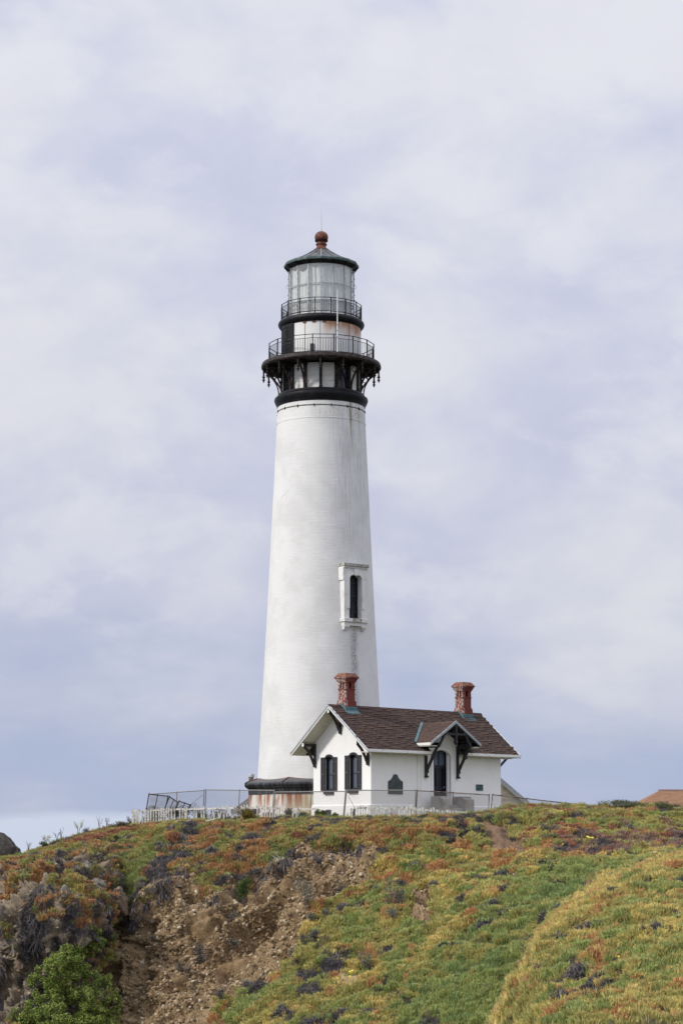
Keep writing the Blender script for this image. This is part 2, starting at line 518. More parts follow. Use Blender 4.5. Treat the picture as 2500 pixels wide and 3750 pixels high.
# ------------------------------------------------------------------ mesh helpers
class MB:
    """collects shapes, then links them as ONE mesh object"""
    def __init__(self):
        self.v, self.f, self.mi = [], [], []

    def poly(self, pts, faces, mi=0):
        k = len(self.v)
        self.v += [tuple(p) for p in pts]
        self.f += [tuple(i + k for i in q) for q in faces]
        self.mi += [mi] * len(faces)
        return self

    def hexa(self, p, mi=0):
        """8 corners: bottom loop 0-3, top loop 4-7"""
        return self.poly(p, [(3, 2, 1, 0), (4, 5, 6, 7), (0, 1, 5, 4), (1, 2, 6, 5), (2, 3, 7, 6), (3, 0, 4, 7)], mi)

    def box(self, x0, x1, y0, y1, z0, z1, mi=0):
        return self.hexa([(x0, y0, z0), (x1, y0, z0), (x1, y1, z0), (x0, y1, z0),
                          (x0, y0, z1), (x1, y0, z1), (x1, y1, z1), (x0, y1, z1)], mi)

    def prism(self, pts2, fn, d0, d1, mi=0):
        """2-D outline swept from depth d0 to d1; fn(u, v, d) gives the 3-D point"""
        n = len(pts2)
        P = [fn(u, v, d0) for u, v in pts2] + [fn(u, v, d1) for u, v in pts2]
        F = [tuple(range(n))[::-1], tuple(range(n, 2 * n))]
        F += [(i, (i + 1) % n, n + (i + 1) % n, n + i) for i in range(n)]
        return self.poly(P, F, mi)

    def bar(self, p0, p1, w, h=None, up=(0, 0, 1), mi=0, w1=None):
        """rectangular bar between two points"""
        h = w if h is None else h
        p0, p1 = Vector(p0), Vector(p1)
        d = (p1 - p0).normalized()
        upv = Vector(up)
        if abs(d.dot(upv)) > 0.98:
            upv = Vector((0, 1, 0)) if abs(d.y) < 0.9 else Vector((1, 0, 0))
        s = d.cross(upv).normalized()
        t = s.cross(d).normalized()
        k = 1.0 if w1 is None else w1 / w
        a = [p0 + s * (i * w / 2) + t * (j * h / 2) for i, j in ((-1, -1), (1, -1), (1, 1), (-1, 1))]
        b = [p1 + s * (i * w * k / 2) + t * (j * h * k / 2) for i, j in ((-1, -1), (1, -1), (1, 1), (-1, 1))]
        return self.hexa(a + b, mi)

    def tube(self, pts, r, n=6, r1=None, mi=0):
        pts = [Vector(p) for p in pts]
        m = len(pts)
        rings = []
        for i, p in enumerate(pts):
            d = (pts[min(i + 1, m - 1)] - pts[max(i - 1, 0)]).normalized()
            ref = Vector((0, 0, 1)) if abs(d.z) < 0.9 else Vector((1, 0, 0))
            s = d.cross(ref).normalized()
            t = s.cross(d)
            rr = r if r1 is None else r + (r1 - r) * i / (m - 1)
            rings.append([p + (s * math.cos(2 * math.pi * k / n) + t * math.sin(2 * math.pi * k / n)) * rr for k in range(n)])
        P = [q for g_ in rings for q in g_]
        F = [(i * n + k, i * n + (k + 1) % n, (i + 1) * n + (k + 1) % n, (i + 1) * n + k) for i in range(m - 1) for k in range(n)]
        F += [tuple(range(n))[::-1], tuple(range((m - 1) * n, m * n))]
        return self.poly(P, F, mi)

    def lathe(self, prof, n=48, ph=0.0, mi=0, c=(0, 0), close=False):
        """profile of (r, z); ph = angle of the first vertex, 0 = towards the viewpoint"""
        P = []
        for r, z in prof:
            for k in range(n):
                a = ph + 2 * math.pi * k / n
                P.append((c[0] + r * math.sin(a), c[1] - r * math.cos(a), z))
        m = len(prof)
        F = [(i * n + k, i * n + (k + 1) % n, (i + 1) * n + (k + 1) % n, (i + 1) * n + k)
             for i in range(m - 1 + (1 if close else 0)) for k in range(n)] if not close else \
            [(i * n + k, i * n + (k + 1) % n, ((i + 1) % m) * n + (k + 1) % n, ((i + 1) % m) * n + k) for i in range(m) for k in range(n)]
        if not close:
            F += [tuple(range(n))[::-1], tuple(range((m - 1) * n, m * n))]
        return self.poly(P, F, mi)

    def mesh(self, name, mats, smooth=False):
        me = bpy.data.meshes.new(name)
        me.from_pydata(self.v, [], self.f)
        for m in ([mats] if isinstance(mats, str) else mats):
            me.materials.append(MAT[m])
        if any(self.mi):
            me.polygons.foreach_set('material_index', self.mi)
        me.update()
        if smooth:
            me.polygons.foreach_set('use_smooth', [True] * len(me.polygons))
            me.set_sharp_from_angle(angle=R(38))
        return me

    def build(self, name, mats, parent=None, smooth=False, bevel=0):
        return link(name, self.mesh(name, mats, smooth), parent, bevel)


def link(name, me, parent=None, bevel=0):
    o = bpy.data.objects.new(name, me)
    col.objects.link(o)
    o.parent = parent
    if bevel:
        md = o.modifiers.new('bevel', 'BEVEL')
        md.width = bevel
        md.segments = 2
        md.limit_method = 'ANGLE'
    return o


def tag(o, label=None, cat=None, group=None, kind=None):
    if label: o['label'] = label
    if cat: o['category'] = cat
    if group: o['group'] = group
    if kind: o['kind'] = kind
    return o


def thing(name, loc, label, cat, group=None, rz=0.0):
    o = bpy.data.objects.new(name, None)
    o.empty_display_size = 0.3
    col.objects.link(o)
    o.location = loc
    o.rotation_euler = (0, 0, rz)
    return tag(o, label, cat, group)


def dup(src, parent, mat=None):
    o = src.copy()
    col.objects.link(o)
    o.parent = parent
    if mat is not None:
        o.matrix_basis = mat
    return o


def at(u, v, Y):
    """the point seen at photo pixel (u, v) at distance Y along the ground from the viewpoint"""
    d = np.array([(u - 1250) / FOC,
                  math.cos(PITCH) - (1875 - v) / FOC * math.sin(PITCH),
                  math.sin(PITCH) + (1875 - v) / FOC * math.cos(PITCH)])
    return CAM + d * (Y / d[1])


def at_many(u, v, Y):
    w = (1875 - v) / FOC
    dx = (u - 1250) / FOC
    dy = math.cos(PITCH) - w * math.sin(PITCH)
    dz = math.sin(PITCH) + w * math.cos(PITCH)
    k = Y / dy
    return np.stack([CAM[0] + dx * k, CAM[1] + Y, CAM[2] + dz * k], -1)


# ------------------------------------------------------------------ noise in numpy
def _hash(ix, iy, iz, seed):
    h = (ix * 374761393 + iy * 668265263 + iz * 2147483647 + seed * 974711) & 0xFFFFFFFF
    h = ((h ^ (h >> 13)) * 1274126177) & 0xFFFFFFFF
    h = ((h ^ (h >> 16)) * 2246822519) & 0xFFFFFFFF
    return ((h ^ (h >> 15)) & 0xFFFF) / 65535.0


def vnoise(p, seed=0):
    p = np.asarray(p, float)
    i = np.floor(p).astype(np.int64)
    f = p - i
    f = f * f * f * (f * (f * 6 - 15) + 10)
    r = 0
    for dx in (0, 1):
        for dy in (0, 1):
            for dz in (0, 1):
                w = (f[..., 0] if dx else 1 - f[..., 0]) * (f[..., 1] if dy else 1 - f[..., 1]) * (f[..., 2] if dz else 1 - f[..., 2])
                r = r + w * _hash(i[..., 0] + dx, i[..., 1] + dy, i[..., 2] + dz, seed)
    return r


def fbm(p, octaves=4, seed=0, rough=0.5):
    s, a, t = 0, 1.0, 0
    p = np.asarray(p, float)
    for k in range(octaves):
        s = s + a * vnoise(p * (2.03 ** k) + 17.3 * k, seed + k)
        t += a
        a *= rough
    return s / t


def in_poly(u, v, poly):
    r = np.zeros(np.shape(u), bool)
    n = len(poly)
    for i in range(n):
        (x0, y0), (x1, y1) = poly[i], poly[(i + 1) % n]
        if y0 == y1:
            continue
        r ^= ((y0 > v) != (y1 > v)) & (u < (x1 - x0) * (v - y0) / (y1 - y0) + x0)
    return r


def rbf(pts):
    """thin-plate surface through (u, v, value)"""
    P = np.array(pts, float)
    x = P[:, :2] / 1000.0
    d = np.linalg.norm(x[:, None] - x[None], axis=-1)
    K = np.where(d > 0, d * d * np.log(d + 1e-12), 0) + np.eye(len(x)) * 1e-4
    Q = np.hstack([np.ones((len(x), 1)), x])
    A = np.block([[K, Q], [Q.T, np.zeros((3, 3))]])
    c = np.linalg.solve(A, np.concatenate([P[:, 2], np.zeros(3)]))

    def ev(u, v):
        q = np.stack([np.asarray(u, float) / 1000, np.asarray(v, float) / 1000], -1)
        sh = q.shape[:-1]
        q = q.reshape(-1, 2)
        d = np.linalg.norm(q[:, None] - x[None], axis=-1)
        K = np.where(d > 0, d * d * np.log(d + 1e-12), 0)
        return (K @ c[:len(x)] + c[len(x)] + q @ c[len(x) + 1:]).reshape(sh)
    return ev


def smoothstep(x, a, b):
    t = np.clip((x - a) / (b - a), 0, 1)
    return t * t * (3 - 2 * t)

# ------------------------------------------------------------------ the bluff
# surveyed from the viewpoint: (bearing u, elevation v) in photo pixels -> distance Y in metres
CREST = np.array([(-900, 3175), (-300, 3160), (0, 3140), (75, 3128), (145, 3110), (200, 3082), (350, 3040), (485, 3014), (640, 3004), (800, 2996), (1000, 2994),
                  (1140, 2994), (1350, 2989), (1500, 2989), (1600, 2986), (1700, 2981), (1750, 2977), (1800, 2966), (1850, 2953), (1920, 2946),
                  (2000, 2949), (2150, 2950), (2300, 2946), (2400, 2950), (2500, 2962), (2800, 2975), (3400, 2990)], float)
def crest_v(u): return np.interp(u, CREST[:, 0], CREST[:, 1])

FAR = rbf([(-900, 3175, 110), (-300, 3160, 111), (0, 3142, 111.5), (75, 3130, 112), (145, 3110, 113), (200, 3082, 114), (350, 3040, 115.2), (485, 3014, 115.6), (800, 2996, 114), (1000, 2994, 112),
           (1140, 2994, 110.3), (1350, 2988, 108.5), (1600, 2986, 107.5), (1750, 2977, 107), (1850, 2952, 107), (1920, 2946, 107),
           (2000, 2950, 107), (2300, 2946, 107), (2500, 2960, 107), (2800, 2975, 107), (3400, 2990, 107),
           (0, 3200, 106), (200, 3150, 109), (350, 3110, 110.3), (480, 3090, 110.5), (640, 3070, 109.5), (800, 3060, 108.3), (1000, 3050, 107), (1200, 3050, 105.6),
           (1400, 3050, 104.8), (1600, 3050, 103.6), (1750, 3100, 102.4), (1900, 3050, 104.5), (2200, 3050, 103.5), (2500, 3060, 103), (2800, 3070, 102),
           (50, 3240, 103), (150, 3220, 102.6), (300, 3180, 103.6), (340, 3260, 101.2), (365, 3400, 99.6), (300, 3500, 98.8), (200, 3600, 98.0), (50, 3500, 99.4), (50, 3700, 98), (200, 3750, 97),
           (-300, 3500, 99.5), (-300, 3800, 97), (420, 3250, 104.4), (430, 3350, 103.6), (425, 3450, 102.4), (430, 3550, 101.6), (435, 3750, 99.8),
           (560, 3200, 105), (490, 3350, 102.6), (560, 3310, 101.6), (700, 3250, 102.6), (900, 3250, 102), (1100, 3150, 103.2), (1300, 3150, 102.8),
           (600, 3450, 100.2), (800, 3400, 100.6), (1000, 3400, 99.4), (1100, 3300, 100), (1250, 3230, 100.8), (600, 3600, 98.9), (800, 3600, 98.0), (1000, 3550, 96.6), (550, 3750, 97.8), (750, 3750, 95.8),
           (1100, 3470, 96.6), (1250, 3350, 98), (1400, 3250, 99.3), (1600, 3200, 99.8), (1700, 3140, 101.2), (1200, 3600, 92), (1400, 3450, 94), (1600, 3350, 95),
           (1800, 3250, 96.2), (1000, 3700, 92), (900, 3750, 92.6), (1200, 3750, 88.5), (1400, 3600, 90), (1600, 3500, 90), (1800, 3400, 90.4), (1600, 3750, 84),
           (1800, 3600, 85.4), (1900, 3500, 86.6), (2000, 3350, 89.4), (2100, 3250, 92.2), (2300, 3175, 95), (2500, 3148, 96), (2000, 3180, 97.2), (2300, 3130, 98.6),
           (2500, 3120, 99.2), (1900, 3140, 99.8), (2800, 3110, 97),
           (-300, 4300, 88), (0, 4300, 88), (600, 4300, 87), (1200, 4300, 78), (1800, 4300, 70), (2500, 3500, 82), (2500, 4300, 64), (3400, 3200, 94), (3400, 4300, 60),
           (-300, 5000, 84), (600, 5000, 82), (1200, 5000, 68), (1800, 5000, 58), (2800, 5000, 52)])
NEAR = rbf([(1700, 3900, 67), (1850, 3760, 67), (1900, 3640, 67.6), (2000, 3450, 70), (2200, 3290, 74), (2350, 3215, 76.5), (2500, 3170, 78), (2800, 3110, 79), (3400, 3080, 80), (2500, 3400, 66.5),
            (2200, 3600, 62.5), (1900, 3750, 64), (2500, 3750, 56), (2100, 3400, 70), (2300, 3300, 71.5), (2800, 3750, 55), (3400, 3750, 54), (1700, 5000, 48), (2500, 5000, 38), (3400, 5000, 37)])
RIDGE = np.array([(1700, 4000), (1830, 3800), (1900, 3650), (1955, 3560), (2005, 3455), (2080, 3380), (2200, 3288), (2350, 3220), (2500, 3170), (2700, 3115), (3400, 3085)], float)


def near_w(u, v):
    """0 behind the near shoulder, 1 on it"""
    r = np.interp(u, RIDGE[:, 0], RIDGE[:, 1])
    w = smoothstep((v - r), -38, 26)
    return np.where(u < 1700, 0, w) * smoothstep(np.asarray(u, float), 1700, 1830)


def dist(u, v):
    w = near_w(u, v)
    return FAR(u, v) * (1 - w) + NEAR(u, v) * w


# ---- what grows or lies where (outlines in the same survey angles)
BARE = [(570, 3240), (735, 3222), (712, 3296), (800, 3290), (886, 3236), (972, 3222), (1052, 3205), (1088, 3178), (1098, 3122), (1200, 3112), (1320, 3132), (1388, 3150), (1368, 3228),
        (1312, 3278), (1236, 3288), (1173, 3352), (1167, 3403), (1110, 3450), (1052, 3500), (1018, 3564), (990, 3610), (903, 3640), (846, 3696), (800, 3750), (700, 4300), (380, 4300), (420, 3750),
        (355, 3560), (400, 3490), (436, 3417), (482, 3370), (516, 3313)]
SCAR = [(1518, 3300), (1538, 3266), (1586, 3270), (1594, 3325), (1574, 3405), (1512, 3408)]
TRAIL = [(1722, 3004), (1792, 3008), (1842, 3044), (1860, 3082), (1925, 3122), (1910, 3155), (1822, 3150), (1768, 3105), (1752, 3050)]
PATCH = [(1240, 3590), (1290, 3575), (1300, 3610), (1255, 3640), (1235, 3625)]
STRIP = [(640, 3060), (690, 3075), (600, 3150), (560, 3230), (510, 3330), (480, 3390), (430, 3420), (428, 3300), (440, 3180), (520, 3110)]
SWATH = [(2230, 3170), (2080, 3330), (1960, 3450), (1880, 3600), (1790, 3800), (1440, 3800), (1530, 3670), (1640, 3520), (1760, 3400), (1900, 3280), (2060, 3200)]
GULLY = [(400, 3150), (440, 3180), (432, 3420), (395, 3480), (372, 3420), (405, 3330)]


def regions(u, v, wob=18):
    u = np.asarray(u, float)
    v = np.asarray(v, float)
    q = np.stack([u / 60, v / 60, np.zeros_like(u)], -1)
    q2 = np.stack([u / 18, v / 18, np.zeros_like(u)], -1)
    uu = u + (vnoise(q, 3) - .5) * 3 * wob + (vnoise(q2, 5) - .5) * 1.6 * wob
    vv = v + (vnoise(q, 4) - .5) * 3 * wob + (vnoise(q2, 6) - .5) * 1.6 * wob
    d = dict(bare=in_poly(uu, vv, BARE), scar=in_poly(u + (uu - u) * .4, v + (vv - v) * .4, SCAR), trail=in_poly(u + (uu - u) * .5, v + (vv - v) * .5, TRAIL),
             patch=in_poly(uu, vv, PATCH), strip=in_poly(uu, vv, STRIP), swath=in_poly(uu, vv, SWATH), gully=in_poly(uu, vv, GULLY))
    lv = np.interp(uu, [-900, 0, 250, 330, 420, 450], [3260, 3215, 3190, 3170, 3160, 3200])
    d['rock'] = (uu < 432) & (vv > lv) & ~d['bare']
    d['near'] = near_w(u, v) > 0.5
    return d


US = np.concatenate([np.arange(-900, -60, 40), np.arange(-60, 2560, 7.0), np.arange(2560, 3401, 40)])
T1 = np.linspace(0, 1, 150) ** 1.25
T2 = np.linspace(0, 1, 14)[1:]
cv = crest_v(US)
VV = np.concatenate([cv[None] + (3800 - cv[None]) * T1[:, None], 3800 + 1200 * T2[:, None] + 0 * cv[None]], 0)
UU = np.broadcast_to(US, VV.shape).copy()
GP = at_many(UU, VV, dist(UU, VV))                     # rows x columns x 3


def grid_normals(G):
    du = np.gradient(G, axis=1)
    dv = np.gradient(G, axis=0)
    n = np.cross(dv, du)
    n /= np.linalg.norm(n, axis=-1, keepdims=True) + 1e-9
    flip = np.sign((n * np.array([0, -1, 1.0])).sum(-1, keepdims=True))
    return n * np.where(flip == 0, 1, flip)


GN_ = grid_normals(GP)
REG = regions(UU, VV)
hard = (REG['bare'] | REG['rock'] | REG['gully'] | REG['scar']).astype(float)
for _ in range(3):                                     # soften the edge of the cliff relief
    hard = (hard + np.roll(hard, 1, 0) + np.roll(hard, -1, 0) + np.roll(hard, 1, 1) + np.roll(hard, -1, 1)) / 5
fade = smoothstep(VV - cv[None], 0, 60)
rockw = smoothstep(UU, 470, 380) * hard
bumpy = (fbm(GP * 0.9, 4, 11) - .5) * 0.55 + (fbm(GP * 2.3, 4, 21, .6) - .5) * 0.75      # hummocks of the plant cover
blocky = np.abs(fbm(GP * np.array([0.75, .75, .5]), 5, 31, .55) - .5)
ribs = np.abs(fbm(GP * np.array([.55, .55, .22]), 4, 45, .55) - .5)
cliffd = (fbm(GP * 0.45, 4, 41) - .5) * 2.2 + (fbm(GP * 1.9, 5, 51, .66) - .5) * 1.0 + (0.12 - ribs) * 3.5 + (fbm(GP * 4.6, 3, 55, .6) - .5) * 0.42
rockd = (0.16 - blocky) * 5.0 + (fbm(GP * 2.3, 4, 61, .6) - .5) * 1.3
disp = bumpy * (0.35 + 0.65 * fade) * (1 - hard) + (cliffd * (1 - rockw) + rockd * rockw) * hard * fade
trailw = REG['trail'].astype(float)
disp = disp - 0.22 * trailw - 0.25 * REG['scar']
# clumps of ice plant overhang the bare earth a little
near_edge = hard.copy()
for _ in range(9):
    near_edge = (near_edge + np.roll(near_edge, 1, 0) + np.roll(near_edge, -1, 0) + np.roll(near_edge, 1, 1) + np.roll(near_edge, -1, 1)) / 5
disp = disp + (0.30 * (1 - hard) + 0.22 * smoothstep(near_edge, 0.02, .5) * (1 - hard)) * fade
GD = GP + GN_ * disp[..., None]
GD[:, :, 1] = GD[:, :, 1]
GN2 = grid_normals(GD)


def ground(u, v):
    """point and normal on the finished bluff at survey angles (u, v)"""
    c = int(np.clip(np.searchsorted(US, u), 1, len(US) - 1))
    fu = (u - US[c - 1]) / (US[c] - US[c - 1])
    colv = VV[:, c - 1] * (1 - fu) + VV[:, c] * fu
    r = int(np.clip(np.searchsorted(colv, v), 1, len(colv) - 1))
    fv = float(np.clip((v - colv[r - 1]) / (colv[r] - colv[r - 1]), 0, 1))
    def bil(G):
        return (G[r - 1, c - 1] * (1 - fu) + G[r - 1, c] * fu) * (1 - fv) + (G[r, c - 1] * (1 - fu) + G[r, c] * fu) * fv
    return Vector(bil(GD)), Vector(bil(GN2)).normalized()


def plateau_z(x, y):
    z = -0.10 + 0 * x
    z = z - 0.9 * smoothstep(-x, 9, 26) * 1.6
    z = z - 1.7 * smoothstep(x, 9.5, 14) * smoothstep(y, -6, 3)
    z = z - 1.2 * smoothstep(-x, 3, 12) * smoothstep(y, 2, 9)
    return z


# plateau behind the crest, going on to the far edge of the point
back = []
ys = [0.6, 1.4, 2.4, 3.6, 5, 7, 9, 12, 16, 22, 30, 45, 60]
top = GD[0]
for k, d in enumerate(ys):
    row = top.copy()
    row[:, 1] = np.maximum(top[:, 1] + d, 0) if d >= 60 else top[:, 1] + d
    pz = plateau_z(row[:, 0], row[:, 1])
    w = smoothstep(np.array(d), 0, 5)
    row[:, 2] = np.minimum(top[:, 2] - 0.06 * min(d, 3), top[:, 2] * (1 - w) + pz * w + 0.0)
    hump = np.where((top[:, 0] > 6.5), 1, 0)
    row[:, 2] = np.where(hump, top[:, 2] * (1 - w) + np.minimum(pz, top[:, 2]) * w - 0.03 * d * (1 - w), row[:, 2])
    back.append(row)
edge_r = back[-1].copy()
edge_r[:, 1] += 4
edge_r[:, 2] = -8
edge2 = edge_r.copy()
edge2[:, 1] += 4
edge2[:, 2] = -14
ALL = np.concatenate([np.array([edge2, edge_r]), np.array(back[::-1]), GD], 0)
foot = GD[-1:].copy()                                  # the seaward foot goes under water
foot[..., 1] -= 2
foot[..., 2] = np.minimum(foot[..., 2] - 4, -14)
ALL = np.concatenate([ALL, foot], 0)
nb = ALL.shape[0] - GD.shape[0] - 1                   # rows behind the crest


def flank(colm, steps):
    """land going on beyond the surveyed part, falling slowly away to the side"""
    out = []
    for k, (dx, dz) in enumerate(steps):
        c = colm + np.array([dx, 0, dz])
        c[:, 2] += (fbm(c * .12 + 50, 3, 81) - .5) * 1.6
        out.append(c)
    return np.stack(out, 1)


RF = [(6, .1), (14, .0), (26, -.4), (45, -1.2), (80, -4), (110, -12)]
LF = [(-40, -14), (-24, -6), (-14, -2.2), (-7, -.8), (-3, -.2)]
ALL = np.concatenate([flank(ALL[:, 0], LF), ALL, flank(ALL[:, -1], RF)], 1)
nr, nc = ALL.shape[:2]
idx = np.arange(nr * nc).reshape(nr, nc)
faces = np.stack([idx[:-1, :-1], idx[1:, :-1], idx[1:, 1:], idx[:-1, 1:]], -1).reshape(-1, 4)

LITTER = np.array((0.095, 0.085, 0.045))
EARTH = np.array((0.195, 0.128, 0.068))
TAN = np.array((0.30, 0.215, 0.122))
ROCKC = np.array((0.205, 0.165, 0.118))
soil = np.ones((nr, nc, 4))
sg = np.broadcast_to(LITTER, GD.shape).copy()
big = fbm(GP * 0.5, 4, 71)[..., None]
cl = np.clip((big - .35) / .3, 0, 1)
brown = EARTH * (1 - cl) + TAN * cl
for nme, c_ in (('bare', brown), ('patch', TAN * 1.1), ('scar', np.array((0.29, 0.20, 0.118))), ('trail', np.array((0.19, 0.125, 0.08))),
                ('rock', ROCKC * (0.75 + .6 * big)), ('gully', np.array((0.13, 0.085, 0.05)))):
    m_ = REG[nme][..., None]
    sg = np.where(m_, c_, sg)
soil[:, :, :3] = (0.105, 0.10, 0.045)
soil[nb:nb + GD.shape[0], len(LF):len(LF) + GD.shape[1], :3] = sg
soil[:, :len(LF), :3] = (0.16, 0.125, 0.085)
soil[:nb, :, :3] = (0.085, 0.088, 0.045)

gx_, gy_ = ALL[:nb, :, 0], ALL[:nb, :, 1]       # dry: unseen ground round the house, paled to bounce light onto it
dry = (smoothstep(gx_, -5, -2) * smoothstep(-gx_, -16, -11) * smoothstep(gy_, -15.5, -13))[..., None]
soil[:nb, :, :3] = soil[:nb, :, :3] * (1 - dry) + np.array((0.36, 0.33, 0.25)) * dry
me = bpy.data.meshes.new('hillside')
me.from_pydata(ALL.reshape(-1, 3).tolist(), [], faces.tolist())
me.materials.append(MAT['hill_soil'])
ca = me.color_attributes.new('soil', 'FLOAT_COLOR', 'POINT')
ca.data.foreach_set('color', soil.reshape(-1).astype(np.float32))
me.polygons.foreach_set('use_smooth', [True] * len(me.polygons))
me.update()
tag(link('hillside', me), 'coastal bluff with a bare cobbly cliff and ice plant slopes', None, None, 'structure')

# the headland the viewpoint stands on, and the sea round everything
hx, hy = np.meshgrid(np.linspace(-60, 70, 60), np.linspace(-190, -84, 50))
hz = -3.5 - 8.5 * smoothstep(hy, -116, -90) - 6 * smoothstep(np.abs(hx - 5), 25, 60) + (fbm(np.stack([hx, hy, 0 * hx], -1) * .3, 4, 5) - .5) * 0.8
i2 = np.arange(hx.size).reshape(hx.shape)
f2 = np.stack([i2[:-1, :-1], i2[:-1, 1:], i2[1:, 1:], i2[1:, :-1]], -1).reshape(-1, 4)
me = bpy.data.meshes.new('headland')
me.from_pydata(np.stack([hx, hy, hz], -1).reshape(-1, 3).tolist(), [], f2.tolist())
me.materials.append(MAT['hill_soil'])
ca = me.color_attributes.new('soil', 'FLOAT_COLOR', 'POINT')
ca.data.foreach_set('color', np.tile(np.array((0.10, 0.10, 0.045, 1), np.float32), hx.size))
me.update()
tag(link('headland', me), 'grassy headland under the viewpoint', None, None, 'structure')
MB().poly([(-6000, -6000, -11), (6000, -6000, -11), (6000, 9000, -11), (-6000, 9000, -11)], [(0, 1, 2, 3)]).build('sea', 'sea_water')
tag(bpy.data.objects['sea'], 'grey blue ocean round the point', None, None, 'structure')

# ------------------------------------------------------------------ lighthouse
def pol(r, a, z): return Vector((r * math.sin(a), -r * math.cos(a), z))
def rot(a): return Matrix.Rotation(a, 4, 'Z')          # turns the viewpoint side (a=0) to angle a

lh = thing('lighthouse', (0.10, 0, 0), 'tall white tapering brick lighthouse with black galleries and glazed lantern', 'lighthouse')
V8 = R(17.0)
RB = 4.22
# --- eight-sided base: one wall per face, black metal skirt roof
wall_me = None
for k in range(8):
    a0, a1 = V8 + k * R(45), V8 + (k + 1) * R(45)
    p = [pol(RB, a0, -0.6), pol(RB, a1, -0.6), pol(RB - .4, a1, -0.6), pol(RB - .4, a0, -0.6)]
    MB().hexa(p + [Vector((q.x, q.y, 1.40)) for q in p]).build('base_wall', 'base_wall', lh)
MB().lathe([(RB + .16, -0.6), (RB + .16, 0.12), (RB + .003, 0.18)], 8, V8).build('base_plinth', 'base_wall', lh)
sk = MB().lathe([(3.3, 1.36), (4.28, 1.36), (4.28, 1.66), (4.36, 1.70), (4.46, 1.78), (4.52, 1.88), (4.50, 1.97), (4.38, 2.04), (3.78, 2.25), (3.66, 2.30), (3.3, 2.30)], 8, V8)
skirt = sk.build('base_skirt_roof', 'skirt_metal', lh, bevel=.02)
for k in range(8):
    a = V8 + k * R(45)
    MB().tube([pol(4.49, a, 1.99), pol(4.36, a, 2.07), pol(3.74, a, 2.28)], 0.035, 5).build('ridge_roll', 'skirt_metal', skirt)
# --- shaft
prof = [(3.62, 2.2), (3.62, 2.28)]
for i in range(25):
    t = i / 24
    z = 2.28 + (23.70 - 2.28) * t
    prof.append((3.62 - 1.035 * t - 0.03 * math.sin(math.pi * t), z))
prof = sorted(set(prof), key=lambda q: q[1])
prof = sorted([q for q in prof if not any(abs(q[1] - zz) < .2 for zz in (11.28, 13.80))] + [(3.62 - 1.035 * t - 0.03 * math.sin(math.pi * t), zz) for zz in (11.28, 13.80) for t in ((zz - 2.28) / 21.42,)], key=lambda q: q[1])
WA = R(36.5)                                          # bearing of the shaft window
NS, WSEG = 128, 3
sm = MB().lathe(prof, NS, WA - WSEG * 2 * math.pi / NS)
z_of = lambda q: sum(sm.v[i][2] for i in q) / len(q)
keep = []
for q in sm.f:                                        # leave the window opening free
    ang = [(math.atan2(sm.v[i][0], -sm.v[i][1]) - WA) for i in q]
    inside = len(q) == 4 and max(abs((x + math.pi) % (2 * math.pi) - math.pi) for x in ang) < R(8.5) and all(11.27 < sm.v[i][2] < 13.81 for i in q)
    if not inside:
        keep.append(q)
sm.f, sm.mi = keep, [0] * len(keep)
sm.build('shaft', 'tower_paint', lh, True)
MB().lathe([(2.50, 23.73), (2.592, 23.733), (2.594, 23.74), (2.592, 23.747), (2.50, 23.75)], 128).build('stone_line', 'stone_stained', lh, True)
MB().lathe([(2.40, 23.76), (2.585, 23.78), (2.57, 24.2), (2.40, 24.2)], 128).build('stone_band', 'tower_paint', lh, True)
MB().lathe([(2.615, 22.98), (2.632, 22.99), (2.63, 23.01), (2.612, 23.02)], 128).build('stone_course', 'tower_paint', lh, True)
for k in range(16):
    a = R(-31 + 22.5 * k)
    MB().bar(pol(2.58, a, 23.73), pol(2.635, a, 23.74), .025, .17).build('iron_pin', 'rust_metal', lh)
# --- black cornice ring
MB().lathe([(2.40, 24.02), (2.60, 24.02), (2.63, 24.15), (2.68, 24.22), (2.74, 24.36), (2.77, 24.45), (2.75, 24.56), (2.66, 24.63), (2.60, 24.70), (2.56, 24.79), (2.2, 24.82)], 96).build('cornice_ring', 'black_metal', lh, True)
# --- watch room drum
MB().lathe([(2.16, 24.7), (2.16, 26.5)], 64).build('drum_core', 'black_metal', lh)
pil = None
for k in range(16):
    a = k * R(22.5)
    if pil is None:
        b = MB()
        b.box(-.085, .085, -2.40, -2.18, 24.78, 26.42)
        b.box(-.11, .11, -2.42, -2.19, 24.79, 24.92)
        b.box(-.11, .11, -2.42, -2.19, 26.2, 26.41)
        pil = b.build('pilaster', 'rust_metal', lh)
    else:
        dup(pil, lh, rot(a))
panel = win = None
for k in range(16):
    a = (k + .5) * R(22.5)
    if k % 4 == 1:
        if win is None:
            b = MB()
            b.box(-.40, -.33, -2.24, -2.17, 24.8, 26.4).box(.33, .40, -2.24, -2.17, 24.8, 26.4)
            b.box(-.33, .33, -2.23, -2.17, 24.8, 24.9).box(-.33, .33, -2.23, -2.17, 26.2, 26.4)
            b.box(-.02, .02, -2.22, -2.17, 24.9, 26.2).box(-.33, -.02, -2.215, -2.17, 25.3, 25.33).box(.02, .33, -2.215, -2.17, 25.3, 25.33)
            win = b.build('drum_window', 'frame_dark', lh)
            g_ = MB().box(-.33, .33, -2.19, -2.175, 24.9, 26.2).build('pane', 'dark_glass', win)
            win.matrix_basis = rot(a)
        else:
            w_ = dup(win, lh, rot(a))
            dup(g_, w_)
    else:
        if panel is None:
            b = MB()
            b.box(-.37, .37, -2.255, -2.165, 24.80, 25.24).box(-.37, .37, -2.255, -2.165, 25.255, 26.32)
            panel = b.build('drum_panel', 'drum_white', lh)
            panel.matrix_basis = rot(a)
        else:
            dup(panel, lh, rot(a))
